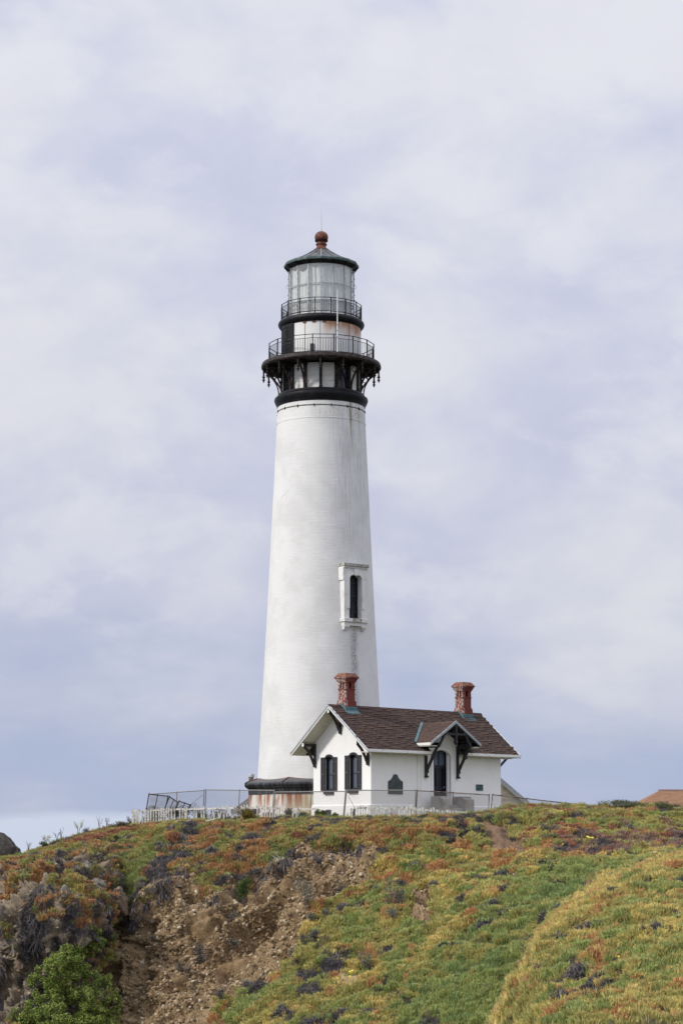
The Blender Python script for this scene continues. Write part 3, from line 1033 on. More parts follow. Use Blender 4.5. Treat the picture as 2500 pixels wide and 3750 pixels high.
# --- main gallery
MB().lathe([(2.1, 26.42), (3.36, 26.42), (3.42, 26.36), (3.50, 26.38), (3.55, 26.46), (3.53, 26.60), (3.50, 26.67), (2.2, 26.69)], 96).build('main_gallery_deck', 'deck_rim', lh, True)
brk = None
for k in range(16):
    a = k * R(22.5)
    if brk is None:
        b = MB()
        arc = []
        for i in range(9):                            # curved strut from the cornice out to the deck
            t = i / 8
            arc.append((2.50 + 0.80 * t ** 1.9, 24.80 + 1.42 * t ** 0.85))
        for (r0, z0), (r1, z1) in zip(arc, arc[1:]):
            b.bar((0, -r0, z0), (0, -r1, z1), .075, .10, (1, 0, 0))
        b.box(-.045, .045, -3.40, -2.40, 26.20, 26.40)
        ring = [(2.80 + .22 * math.cos(t), 26.0 + .19 * math.sin(t)) for t in np.linspace(0, 2 * math.pi, 11)]
        b.tube([(0, -r, z) for r, z in ring], .025, 5)
        b.bar((0, -3.20, 26.25), (0, -2.95, 25.98), .05, .06)
        brk = b.build('gallery_bracket', 'rust_metal', lh)
        pd = MB().lathe([(.052, 26.38), (.052, 25.98), (.085, 25.95), (.095, 25.90), (.06, 25.86), (.045, 25.80), (.075, 25.76), (.11, 25.74), (.06, 25.70), (.005, 25.55)], 10, 0, 0, (0, -3.40)).build('pendant', 'rust_metal', brk, True)
    else:
        dup(pd, dup(brk, lh, rot(a)))


def railing(name, r, z0, z1, zmid, ph, bays, nbal, deck_r):
    rl = MB().lathe([(r + .04, z0 + .1), (r - .04, z0 + .1), (r - .04, z0 + .13), (r + .04, z0 + .13)], 16, ph, close=True).build(name, 'black_metal', lh)
    post = MB().box(-.026, .026, -r - .026, -r + .026, z0, z1 + .02).build('post', 'black_metal', rl)
    post.matrix_basis = rot(ph)
    for k in range(1, 16):
        dup(post, rl, rot(ph + k * R(22.5)))
    for zz, w in ((z1, .017), (zmid, .012)):
        MB().lathe([(r + w, zz - w), (r + w, zz + w), (r - w, zz + w), (r - w, zz - w)], 16, ph, close=True).build('top_rail' if zz == z1 else 'mid_rail', 'black_metal', rl)
    bal = None
    for k in range(16):
        p0, p1 = pol(r, ph + k * R(22.5), 0), pol(r, ph + (k + 1) * R(22.5), 0)
        for j in range(1, nbal + 1):
            q = p0.lerp(p1, j / (nbal + 1))
            if bal is None:
                bal = MB().box(-.011, .011, -.011, .011, z0 + .12, zmid).build('baluster', 'black_metal', rl)
                bal.location = q
            else:
                dup(bal, rl, Matrix.Translation(q))
    return rl


railing('lower_railing', 3.14, 26.68, 27.80, 27.58, R(-8.6), 16, 7, 3.5)
# --- service room
MB().lathe([(2.30, 26.66), (2.345, 26.68), (2.345, 28.82), (2.30, 28.84)], 96).build('service_wall', 'service_wall', lh, True)
b = MB()
for k in range(16):
    if k in (13, 14):
        continue
    a = R(-1 + 22.5 * k)
    b.bar(pol(2.347, a, 26.72), pol(2.347, a, 28.78), .018, .012, (math.sin(a), -math.cos(a), 0))
b.build('plate_seam', 'rust_metal', lh)
dr = MB()
DA = R(-57.5)
for i in range(4):                                     # curved double door leaf in four strips
    a0, a1 = R(-74 + i * 8.0), R(-74 + (i + 1) * 8.0)
    q = [pol(2.36, a0, 26.72), pol(2.36, a1, 26.72), pol(2.42, a1, 26.72), pol(2.42, a0, 26.72)]
    dr.hexa(q + [Vector((p.x, p.y, 28.80)) for p in q])
door = dr.build('gallery_door', 'black_metal', lh)
for (a0, a1) in ((-72.5, -59.5), (-56.5, -43.5)):
    for z0, z1 in ((26.85, 27.62), (27.82, 28.68)):
        m_ = MB()
        for aa in (a0, a1):
            m_.bar(pol(2.43, R(aa), z0), pol(2.43, R(aa), z1), .05, .05)
        for zz in (z0, z1):
            m_.bar(pol(2.425, R(a0), zz), pol(2.425, R(a1), zz), .05, .05)
        m_.build('door_moulding', 'timber_black', door)
MB().bar(pol(2.36, R(-12.2), 26.80), pol(2.36, R(-12.2), 27.42), .20, .10, (math.sin(R(-12)), -math.cos(R(-12)), 0)).build('vent_box', 'vent_dark', lh)
for a in (-24, -10, 5):
    MB().bar(pol(2.36, R(a), 28.70), pol(2.36, R(a), 28.78), .20, .06, (math.sin(R(a)), -math.cos(R(a)), 0)).build('eave_block', 'ball_red', lh)
# --- upper gallery
MB().lathe([(2.2, 28.76), (2.36, 28.78), (2.44, 28.84), (2.53, 28.95), (2.565, 29.05), (2.54, 29.15), (2.47, 29.24), (1.6, 29.27)], 96).build('upper_gallery_deck', 'black_metal', lh, True)
railing('upper_railing', 2.40, 29.25, 30.19, 30.02, R(-8.2), 16, 6, 2.5)
# --- lantern
MB().lathe([(1.70, 29.22), (1.95, 29.24), (1.95, 29.42), (1.90, 29.45)], 16).build('lantern_sill', 'trim_white', lh)
mul = None
for k in range(16):
    if mul is None:
        b = MB().box(-.026, .026, -1.965, -1.885, 29.42, 32.42)
        for zz in (29.9, 30.6, 30.9, 31.55, 31.9):
            b.lathe([(.012, 0), (.012, 0.0)], 3) if False else b.box(-.032, .032, -2.0, -1.96, zz - .03, zz + .03)
        mul = b.build('mullion', 'steel_grey', lh)
    else:
        dup(mul, lh, rot(k * R(22.5)))
for zz in (30.16, 31.20):
    MB().lathe([(1.945, zz - .022), (1.945, zz + .022), (1.90, zz + .022), (1.90, zz - .022)], 16, close=True).build('glazing_bar', 'steel_grey', lh)
b = MB()
for k in (3, 4, 5, 11, 12, 13):                        # little grab rings on the lantern
    for zz in (30.5, 31.4):
        c = pol(2.02, k * R(22.5), zz)
        t = pol(1, k * R(22.5), 0)
        b.tube([c + t * (.075 * math.cos(q)) + Vector((0, 0, .09 * math.sin(q))) for q in np.linspace(0, 2 * math.pi, 9)], .011, 4)
b.build('grab_ring', 'steel_grey', lh)
RP = 1.925 * math.cos(R(11.25))
hw = 1.925 * math.sin(R(11.25)) - .03
panes = {}
for z0, z1 in ((29.44, 30.135), (30.185, 31.175), (31.225, 32.42)):
    for k in range(16):
        m_ = rot((k + .5) * R(22.5))
        if z0 not in panes:
            panes[z0] = MB().box(-hw, hw, -RP - .004, -RP + .004, z0, z1).build('pane', 'lantern_glass', lh)
            panes[z0].matrix_basis = m_
        else:
            dup(panes[z0], lh, m_)
for k in range(16):                                    # pale cloths hung inside each bay, sagging at the top
    a0, a1 = k * R(22.5), (k + 1) * R(22.5)
    sagd = {15: .16, 14: .34, 13: .22, 0: .17, 1: .15, 2: .12}.get(k, .18)
    skew = {14: .12, 13: .05, 15: .03}.get(k, 0)
    P, F = [], []
    nx, nz = 9, 8
    for j in range(nz):
        for i in range(nx):
            t = i / (nx - 1)
            zt = 32.40 - sagd * (4 * t * (1 - t)) ** .7 - (0.02 if 0 < i < nx - 1 else 0) - skew * (1 - t) * 1.2 * (1 if i else 0)
            z = 29.40 + (zt - 29.40) * j / (nz - 1)
            q = pol(1.83, a0, z).lerp(pol(1.83, a1, z), t)
            w = .035 * math.sin(t * 17 + k * 2 + j * .3) * math.sin(math.pi * t)
            q = q * 1.0 + pol(1, (a0 + a1) / 2, 0) * w
            P.append((q.x, q.y, z))
    for j in range(nz - 1):
        for i in range(nx - 1):
            n0 = j * nx + i
            F.append((n0, n0 + 1, n0 + nx + 1, n0 + nx))
    MB().poly(P, F).build('curtain', 'curtain_cloth', lh, True)
# --- lantern roof
MB().lathe([(.1, 32.385), (1.86, 32.385), (1.86, 32.40), (.1, 32.40)], 16).build('lantern_ceiling', 'trim_white', lh)
MB().lathe([(1.5, 32.40), (1.97, 32.40), (2.04, 32.46), (2.17, 32.56), (2.2, 32.62), (1.6, 32.70)], 16).build('roof_soffit', 'black_metal', lh)
b = MB()
for k in range(16):
    a = k * R(22.5)
    b.bar(pol(1.93, a, 32.38), pol(2.17, a, 32.56), .06, .07)
b.build('soffit_rib', 'rust_metal', lh)
MB().lathe([(2.18, 32.57), (2.235, 32.59), (2.245, 32.70), (2.20, 32.765), (2.05, 32.79), (1.8, 32.75)], 16).build('roof_gutter', 'verdigris', lh)
for k in range(16):
    a0, a1 = k * R(22.5), (k + 1) * R(22.5)
    pr_ = [(2.14, 32.74), (1.55, 33.00), (1.0, 33.29), (.44, 33.66)]
    P = [pol(r, a0, z) for r, z in pr_] + [pol(r, a1, z) for r, z in pr_] + [pol(r - .03, a0, z - .06) for r, z in pr_] + [pol(r - .03, a1, z - .06) for r, z in pr_]
    F = [(i, i + 4, i + 5, i + 1) for i in range(3)] + [(i + 8, i + 9, i + 13, i + 12) for i in range(3)] + [(0, 8, 12, 4)]
    pnl = MB().poly(P, F).build('roof_panel', 'roof_lead', lh)
    MB().tube([pol(r, a0, z + .012) for r, z in pr_], .022, 5).build('roof_seam', 'steel_grey' if k in (0,) else 'roof_lead', pnl)
ball = MB().lathe([(.46, 33.60), (.46, 33.70), (.41, 33.74), (.33, 33.78), (.28, 33.86), (.29, 33.97), (.335, 34.00), (.335, 34.05), (.29, 34.08), (.28, 34.15), (.30, 34.17)], 32).build('ventilator_neck', 'ball_red', lh, True)
sp = [(.405 * math.cos(t), 34.47 + .385 * math.sin(t)) for t in np.linspace(-0.86, 1.55, 18)]
MB().lathe([(.27, 34.15)] + sp, 36).build('ventilator_ball', 'ball_red', lh, True)
hole = None
for k in range(24):
    a = k * R(15)
    m_ = rot(a)
    if hole is None:
        hole = MB().box(-.026, .026, -.385, -.34, 34.225, 34.31).build('vent_slot', 'chimney_hole', lh)
    else:
        dup(hole, lh, m_)
MB().tube([(0, 0, 34.8), (0, 0, 35.05), (0, 0, 36.25)], .035, 6, .006).build('lightning_rod', 'steel_grey', lh)
# --- white pole clamped to the gallery rail
pa = R(17.0)
pole = MB().tube([pol(3.30, pa, 26.72), pol(3.30, pa, 28.3), pol(3.30, pa, 30.42)], .04, 8, .026).build('pole', 'pole_white', lh, True)
for zz in (27.6, 28.0, 28.35):
    MB().box(-.06, .06, -.06, .06, zz - .03, zz + .03).build('clamp', 'steel_grey', pole).location = pol(3.28, pa, 0)

# --- the window half way down the shaft, facing the same way as the house front
win_root = bpy.data.objects.new('shaft_window', None)
col.objects.link(win_root)
win_root.parent = lh
win_root.matrix_basis = rot(WA)
YF = -3.36                                            # face of the surround
def arch(x0, x1, zs, rise, n=8):
    c = (x0 + x1) / 2
    h = (x1 - x0) / 2
    return [(c + h * math.cos(t), zs + rise * math.sin(t)) for t in np.linspace(0, math.pi, n + 1)]
OX0, OX1, ZB, ZS = -.43, .43, 11.28, 13.55
yz = lambda u, v, d: (u, d, v)
b = MB()                                              # surround built as two jambs, head and spandrels
b.box(-.80, OX0, YF, -2.5, ZB - .02, 13.55).box(OX1, .80, YF, -2.5, ZB - .02, 13.55)
arc = arch(OX0, OX1, ZS, .26)
top = [(.80, 13.55), (.80, 14.24), (-.80, 14.24), (-.80, 13.55)]
half = len(arc) // 2
b.prism([(.80, ZS), (.80, 14.24), (0, 14.24)] + arc[:half + 1][::-1], yz, YF, -2.5)
b.prism([(-.80, ZS), *arc[half:][::-1], (0, 14.24), (-.80, 14.24)], yz, YF, -2.5)
b.build('surround', 'stone_white', win_root, bevel=.012)
b = MB()                                              # raised architrave round the opening
for x0, x1 in ((-.60, OX0 - .002), (OX1 + .002, .60)):
    b.box(x0, x1, YF - .05, YF + .05, ZB + .55, ZS)
ao, ai = arch(-.60, .60, ZS, .42), arch(OX0, OX1, ZS, .262)
for i in range(8):
    q = [ai[i], ao[i], ao[i + 1], ai[i + 1]]
    b.prism(q, yz, YF - .05, YF + .05)
b.build('architrave', 'stone_white', win_root)
MB().prism([(-.10, 13.74), (.10, 13.74), (.16, 14.12), (-.16, 14.12)], yz, YF - .09, YF + .05).build('keystone', 'stone_white', win_root)
MB().box(-.88, .88, YF - .14, -2.5, 14.24, 14.42).build('cornice', 'stone_stained', win_root, bevel=.02)
MB().box(-.84, .84, YF - .07, -2.5, 14.16, 14.238).build('cornice_moulding', 'stone_white', win_root)
for s in (-1, 1):
    MB().box(min(s * .80, s * .86), max(s * .80, s * .86), YF + .02, -2.5, 13.45, 14.158).build('ear', 'stone_white', win_root)
MB().box(-.86, .86, YF - .12, -2.5, 11.06, 11.26).build('sill', 'stone_white', win_root, bevel=.015)
MB().box(-.28, .36, YF - .125, -2.6, 11.055, 11.267).build('sill_stain', 'stone_stained', win_root)
MB().box(-.80, .80, YF - .02, -2.6, 10.86, 11.06).build('apron', 'stone_white', win_root)
for s in (-1, 1):
    m_ = MB()
    m_.box(min(s * .42, s * .78), max(s * .42, s * .78), YF - .02, -2.6, 10.78, 10.86)
    m_.box(min(s * .47, s * .76), max(s * .47, s * .76), YF + .04, -2.6, 10.70, 10.78)
    m_.box(min(s * .52, s * .74), max(s * .52, s * .74), YF + .10, -2.6, 10.62, 10.70)
    m_.build('corbel', 'stone_white', win_root)
b = MB().box(OX0, OX1, -2.90, -2.84, ZB, 13.85)
b.build('recess_back', 'frame_dark', win_root)
b = MB()
b.box(OX0, OX0 + .07, -3.00, -2.91, ZB, 13.8).box(OX1 - .07, OX1, -3.00, -2.91, ZB, 13.8)
for zz in (11.30, 12.55, 13.70):
    b.box(OX0 + .07, OX1 - .07, -3.00, -2.91, zz, zz + .08)
for zz in (11.72, 12.14, 12.97, 13.35):
    b.box(OX0 + .07, OX1 - .07, -2.97, -2.92, zz, zz + .025)
b.box(-.015, .015, -2.97, -2.92, 11.38, 13.7)
b.build('sash', 'frame_dark', win_root)
MB().box(OX0, OX1, -2.93, -2.912, ZB, 13.8).build('glass', 'dark_glass', win_root)

# ------------------------------------------------------------------ work room house in front of the tower
HO = (2.861, -9.8, 0)
TH = R(42)
L, WD = 9.9, 4.62                                     # along the front / along the gable
hs = thing('house', HO, 'white painted brick house with brown shingle roof and two red chimneys', 'house', None, TH)
EZ, AZ, OV = 3.50, 5.97, 0.98                         # eave, ridge, gable overhang
YC = WD / 2
E0, E1 = -0.75, WD + 0.75
XA, XB = -OV, L + 0.82
SL = (AZ - EZ) / (YC - E0)


def roof_z(y): return AZ - abs(y - YC) * SL


gp = lambda u, v, d: (d, u, v)                        # outline in the gable plane, swept along x
# gable wall pieces leave real openings for the two windows
WIN = [(3.31, .305, 1.40, 3.15, .17), (1.37, .305, 1.42, 3.20, .17)]      # centre y, half width, sill, spring, rise


def wall_top(y): return min(roof_z(y) - 0.14, 99)


b = MB()
cuts = [0.0, 1.37 - .305, 1.37 + .305, YC, 3.31 - .305, 3.31 + .305, WD]
for y0, y1 in ((0.0, 1.065), (1.675, YC), (YC, 3.005), (3.615, WD)):
    b.prism([(y0, -.5), (y1, -.5), (y1, wall_top(y1)), (y0, wall_top(y0))], gp, 0, .32)
for yc, h, zb, zs, rise in WIN:
    b.prism([(yc - h, -.5), (yc + h, -.5), (yc + h, zb), (yc - h, zb)], gp, 0, .32)
    ac = [(yc + h * math.cos(t), zs + rise * math.sin(t)) for t in np.linspace(0, math.pi, 9)]
    b.prism([(yc - h, wall_top(yc - h))] + ac[::-1] + [(yc + h, wall_top(yc + h))], gp, 0, .32)
b.build('gable_wall', 'house_paint', hs)
MB().prism([(0, -.5), (WD, -.5), (WD, wall_top(WD)), (YC, wall_top(YC)), (0, wall_top(0))], gp, L - .3, L).build('far_gable_wall', 'house_paint', hs)
b = MB()
b.box(.32, 4.47, 0.0, .3, -.5, EZ + .35).box(5.70, L - .3, 0.0, .3, -.5, EZ + .35)
b.box(4.47, 5.70, 0.0, .3, -.5, .68)
b.build('front_wall', 'house_paint', hs)
MB().box(.32, L - .3, WD - .3, WD, -.5, EZ + .35).build('back_wall', 'house_paint', hs)
# plinth with its little ledge
b = MB()
b.box(-.07, L + .07, -.07, -.001, -.5, .60).box(-.07, -.001, 0, WD + .07, -.5, .60)
b.prism([(-.07, .60), (-.001, .60), (-.001, .67)], lambda u, v, d: (d, u, v), -.07, L + .07)
b.prism([(-.07, .60), (-.001, .60), (-.001, .67)], lambda u, v, d: (u, d, v), -.001, WD + .07)
b.build('plinth', 'house_paint', hs)
for y0, y1, z0, z1 in ((3.08, 3.53, .02, .40), (1.16, 1.52, .02, .42)):
    v_ = MB().box(-.09, -.07, y0, y1, z0, z1).build('basement_vent', 'vent_dark', hs)
    bb = MB()
    for i in range(4):
        zz = z0 + .06 + i * .085
        bb.box(-.105, -.088, y0 + .02, y1 - .02, zz, zz + .03)
    bb.build('vent_slat', 'frame_dark', v_)
# windows
for yc, h, zb, zs, rise in WIN:
    b = MB()
    b.box(.02, .20, yc - h, yc - h + .05, zb, zs).box(.02, .20, yc + h - .05, yc + h, zb, zs)
    b.box(.02, .20, yc - h + .05, yc + h - .05, zb, zb + .07)
    ao = [(yc + h * math.cos(t), zs + rise * math.sin(t)) for t in np.linspace(0, math.pi, 9)]
    ai = [(yc + (h - .05) * math.cos(t), zs - .02 + (rise - .08) * math.sin(t)) for t in np.linspace(0, math.pi, 9)]
    for i in range(8):
        b.prism([ai[i], ao[i], ao[i + 1], ai[i + 1]], gp, .02, .20)
    w_ = b.build('gable_window', 'frame_dark', hs)
    b = MB()                                          # arched hood board standing proud of the wall
    oo = [(yc + (h + .04) * math.cos(t), zs + (rise + .06) * math.sin(t)) for t in np.linspace(0, math.pi, 11)]
    oi = [(yc + (h - .03) * math.cos(t), zs - .03 + (rise - .03) * math.sin(t)) for t in np.linspace(0, math.pi, 11)]
    for i in range(10):
        b.prism([oi[i], oo[i], oo[i + 1], oi[i + 1]], gp, -.055, .03)
    b.build('hood', 'shutter_black', w_)
    b = MB()
    b.box(.14, .20, yc - h + .05, yc - h + .11, zb + .07, zs + .02).box(.14, .20, yc + h - .11, yc + h - .05, zb + .07, zs + .02)
    b.box(.14, .20, yc - h + .11, yc + h - .11, zb + .07, zb + .13).box(.14, .20, yc - h + .11, yc + h - .11, zs - .02, zs + .16)
    b.box(.15, .19, yc - h + .11, yc + h - .11, (zb + zs) / 2 - .02, (zb + zs) / 2 + .02)
    b.build('sash', 'shutter_black', w_)
    MB().box(.175, .185, yc - h + .06, yc + h - .06, zb + .07, zs + .14).build('pane', 'window_blue', w_)
    MB().box(-.12, .05, yc - h - .07, yc + h + .07, zb - .17, zb - .012).build('sill', 'shutter_black', w_, bevel=.01)
    MB().box(-.08, .03, yc - h - .03, yc + h + .03, zb - .012, zb + .03).build('sill_board', 'frame_dark', w_)
    for s in (-1, 1):
        y0 = yc + s * (h + .015)
        y1 = y0 + s * .325
        lo, hi = min(y0, y1), max(y0, y1)
        z0, z1 = zb + .02, zs + .07
        sh = MB().box(-.05, -.012, lo, hi, z0, z1)
        s_ = sh.build('shutter', 'shutter_black', w_)
        b = MB()
        b.box(-.068, -.05, lo, lo + .06, z0, z1).box(-.068, -.05, hi - .06, hi, z0, z1)
        b.box(-.068, -.05, lo + .06, hi - .06, z0, z0 + .08).box(-.068, -.05, lo + .06, hi - .06, z1 - .08, z1)
        b.box(-.068, -.05, lo + .06, hi - .06, (z0 + z1) / 2 - .04, (z0 + z1) / 2 + .04)
        b.build('shutter_rail', 'shutter_black', w_)
        b = MB()
        for yy in (lo + .03, hi - .03):
            for zz in (z0 + .25, z1 - .25):
                b.box(-.078, -.068, yy - .012, yy + .012, zz - .012, zz + .012)
        b.box(-.085, -.068, (lo + hi) / 2 - .02, (lo + hi) / 2 + .02, (z0 + z1) / 2 - .02, (z0 + z1) / 2 + .02)
        b.build('shutter_bolt', 'steel_grey', w_)
# roof
RT = .10
b = MB()
n_ = Vector((0, -SL, 1)).normalized()
CUT0, CUT1 = 3.78, 6.32                               # the eave stops either side of the porch
for x0, x1 in ((XA + .04, CUT0), (CUT1, XB - .04)):
    b.prism([(E0, EZ), (YC, AZ), (YC, AZ - .13), (E0 + .02, EZ - .10)], gp, x0, x1)
b.prism([(.06, roof_z(.06)), (YC, AZ), (YC, AZ - .13), (.06, roof_z(.06) - .13)], gp, CUT0, CUT1)
b.prism([(YC, AZ), (E1, EZ), (E1 - .02, EZ - .10), (YC, AZ - .13)], gp, XA + .04, XB - .04)
roof = b.build('roof', 'shingle_under', hs)
b = MB()                                              # boarded soffit
for k in range(7):
    y0 = E0 + .03 + k * (YC - E0 - .03) / 7
    y1 = y0 + (YC - E0 - .03) / 7 - .012
    for sgn in (0, 1):
        q = [(y0, roof_z(y0) - .135), (y1, roof_z(y1) - .135), (y1, roof_z(y1) - .17), (y0, roof_z(y0) - .17)]
        if sgn:
            q = [(WD - u, v) for u, v in q]
        for xa, xb in ((XA + .06, -.002), (L + .002, XB - .06)):
            MB().prism(q, gp, xa, xb).build('soffit_board', 'soffit', roof)
for sgn in (0, 1):                                    # white barge boards along the rakes
    for x0, x1, dz, th_ in ((XA, XA + .05, .03, .20), (XA - .035, XA, .03, .09), (XB - .05, XB, .03, .20), (XB, XB + .035, .03, .09)):
        q = [(E0 - .03, EZ - .03 + dz), (YC, AZ - .005 + dz), (YC, AZ - .005 + dz - th_), (E0 - .03, EZ - .03 + dz - th_)]
        if sgn:
            q = [(WD - u, v) for u, v in q]
        MB().prism(q, gp, x0, x1).build('barge_board', 'trim_white' if th_ > .1 else 'trim_grey', roof)
for x0, x1 in ((XA + .05, CUT0), (CUT1, XB - .05)):
    MB().box(x0, x1, E0 - .05, E0, EZ - .13, EZ + .015).build('fascia', 'trim_white', roof)
    MB().box(x0 + .01, x1 - .01, E0 + .03, -.17, EZ - .16, EZ - .115).build('eave_soffit', 'soffit', roof)
MB().box(XA + .05, XB - .05, E1, E1 + .05, EZ - .13, EZ + .015).build('fascia', 'trim_white', roof)
b = MB()
for k in range(22):
    x = .2 + k * .47
    if CUT0 - .1 < x < CUT1 + .05:
        continue
    b.box(x, x + .06, E0 + .06, -.002, EZ - .215, EZ - .161)
b.build('rafter_tail', 'soffit', roof)
MB().prism([(YC - .14, AZ - .09), (YC, AZ + .045), (YC + .14, AZ - .09), (YC, AZ + .02)], gp, XA - .03, XB + .03).build('ridge_cap', 'shingle_0', roof)

# shingles of the front slope: the nearest 300 one by one, the others joined
SLEN = math.hypot(YC - E0, AZ - EZ)
ROWS, TABW = 23, .285
EXPO = (SLEN + .02) / ROWS
cosr, sinr = (YC - E0) / SLEN, (AZ - EZ) / SLEN
PX, PYF, PEZ, PAZ, PHW = 5.07, -1.30, 3.97, 5.17, 1.90     # porch canopy: centre, front, eave, ridge, half width
PSL = (PAZ - PEZ) / PHW


def under_porch(x, y):
    return abs(x - PX) < PHW + .02 and roof_z(y) < PAZ - abs(x - PX) * PSL - .02 and y > -.9


CH = [(.35, YC), (9.3, YC)]
tab_me = []
for i in range(5):
    w = TABW - .012
    m_ = MB()
    th_ = (.022, .018, .04, .045, .014)[i]
    m_.hexa([(0, 0, 0), (w, 0, 0), (w, EXPO * 1.25, 0), (0, EXPO * 1.25, 0), (0, 0, th_), (w, 0, th_), (w, EXPO * 1.25, .004), (0, EXPO * 1.25, .004)])
    tab_me.append(m_.mesh('shingle_tab', 'shingle_%d' % i))
slope = Matrix(((1, 0, 0, 0), (0, cosr, -sinr, 0), (0, sinr, cosr, 0), (0, 0, 0, 1)))
joined, cells = MB(), []
for r_ in range(ROWS):
    off = (r_ % 2) * TABW * .5 + random.uniform(-.05, .05)
    run = random.randint(1, 4)
    tone = 0
    for c in range(-1, int((XB - XA) / TABW) + 2):
        x = XA - .02 + off + c * TABW
        x1 = x + TABW - .012
        if x < XA - .03 or x1 > XB + .03:
            continue
        d = r_ * EXPO - .03
        y = E0 + d * cosr
        z = EZ + d * sinr + .004
        if under_porch(x + .14, y + .05):
            continue
        if any(abs(x + .14 - cx) < .38 and y > YC - .34 for cx, _ in CH):
            continue
        run -= 1
        if run <= 0:
            run = random.randint(1, 2)
            tone = random.choices([0, 1, 2, 3, 4], [4, 5, 4, 2, 3])[0]
        cells.append((x, y, z, tone if random.random() < .42 else random.randrange(5)))
cells.sort(key=lambda q: math.hypot(q[0] + .6, q[1] - .3) + 0.0)
for i, (x, y, z, tone) in enumerate(cells):
    M4 = Matrix.Translation((x, y, z)) @ slope
    if i < 296:
        o = link('shingle', tab_me[tone], roof)
        o.matrix_basis = M4
    else:
        me_ = tab_me[tone]
        joined.poly([M4 @ v.co for v in me_.vertices], [tuple(p.vertices) for p in me_.polygons], tone)
sj = joined.build('shingle_field', ['shingle_%d' % i for i in range(5)], roof)
sj['kind'] = 'stuff'
bk = MB()
for r_ in range(ROWS):
    d = r_ * EXPO - .03
    y, z = E1 - d * cosr, EZ + d * sinr + .004
    bk.hexa([(XA, y, z), (XB, y, z), (XB, y - EXPO * 1.2 * cosr, z + EXPO * 1.2 * sinr), (XA, y - EXPO * 1.2 * cosr, z + EXPO * 1.2 * sinr),
             (XA, y, z + .03), (XB, y, z + .03), (XB, y - EXPO * 1.2 * cosr, z + EXPO * 1.2 * sinr + .006), (XA, y - EXPO * 1.2 * cosr, z + EXPO * 1.2 * sinr + .006)], r_ % 3)
bk = bk.build('back_shingle_field', ['shingle_0', 'shingle_1', 'shingle_2'], roof)
bk['kind'] = 'stuff'

# gable brackets
for yb, zt in ((WD - .17, 3.98), (YC + .07, 5.72), (.19, 3.98)):
    b = MB()
    b.box(-.10, -.002, yb - .07, yb + .07, zt - 1.28, zt)
    b.box(-.90, -.10, yb - .065, yb + .065, zt - .16, zt)
    pts = [(-.80, zt - .17), (-.52, zt - .42), (-.28, zt - .78), (-.11, zt - 1.12)]
    for p0, p1 in zip(pts, pts[1:]):
        b.bar((p0[0], yb, p0[1]), (p1[0], yb, p1[1]), .11, .13, (0, 1, 0))
    b.box(-.13, -.10, yb - .08, yb + .08, zt - 1.26, zt - 1.08)
    b.build('gable_bracket', 'timber_black', hs, bevel=.012)
    b = MB().box(-.93, -.90, yb - .07, yb + .07, zt - .17, zt + .01)
    b.build('bracket_cap', 'trim_white', hs)
b = MB().box(L + .002, L + .10, .12, .26, 2.7, 3.4)
b.bar((L + .7, .19, 3.35), (L + .06, .19, 2.85), .1, .1, (0, 1, 0))
b.build('gable_bracket', 'timber_black', hs)


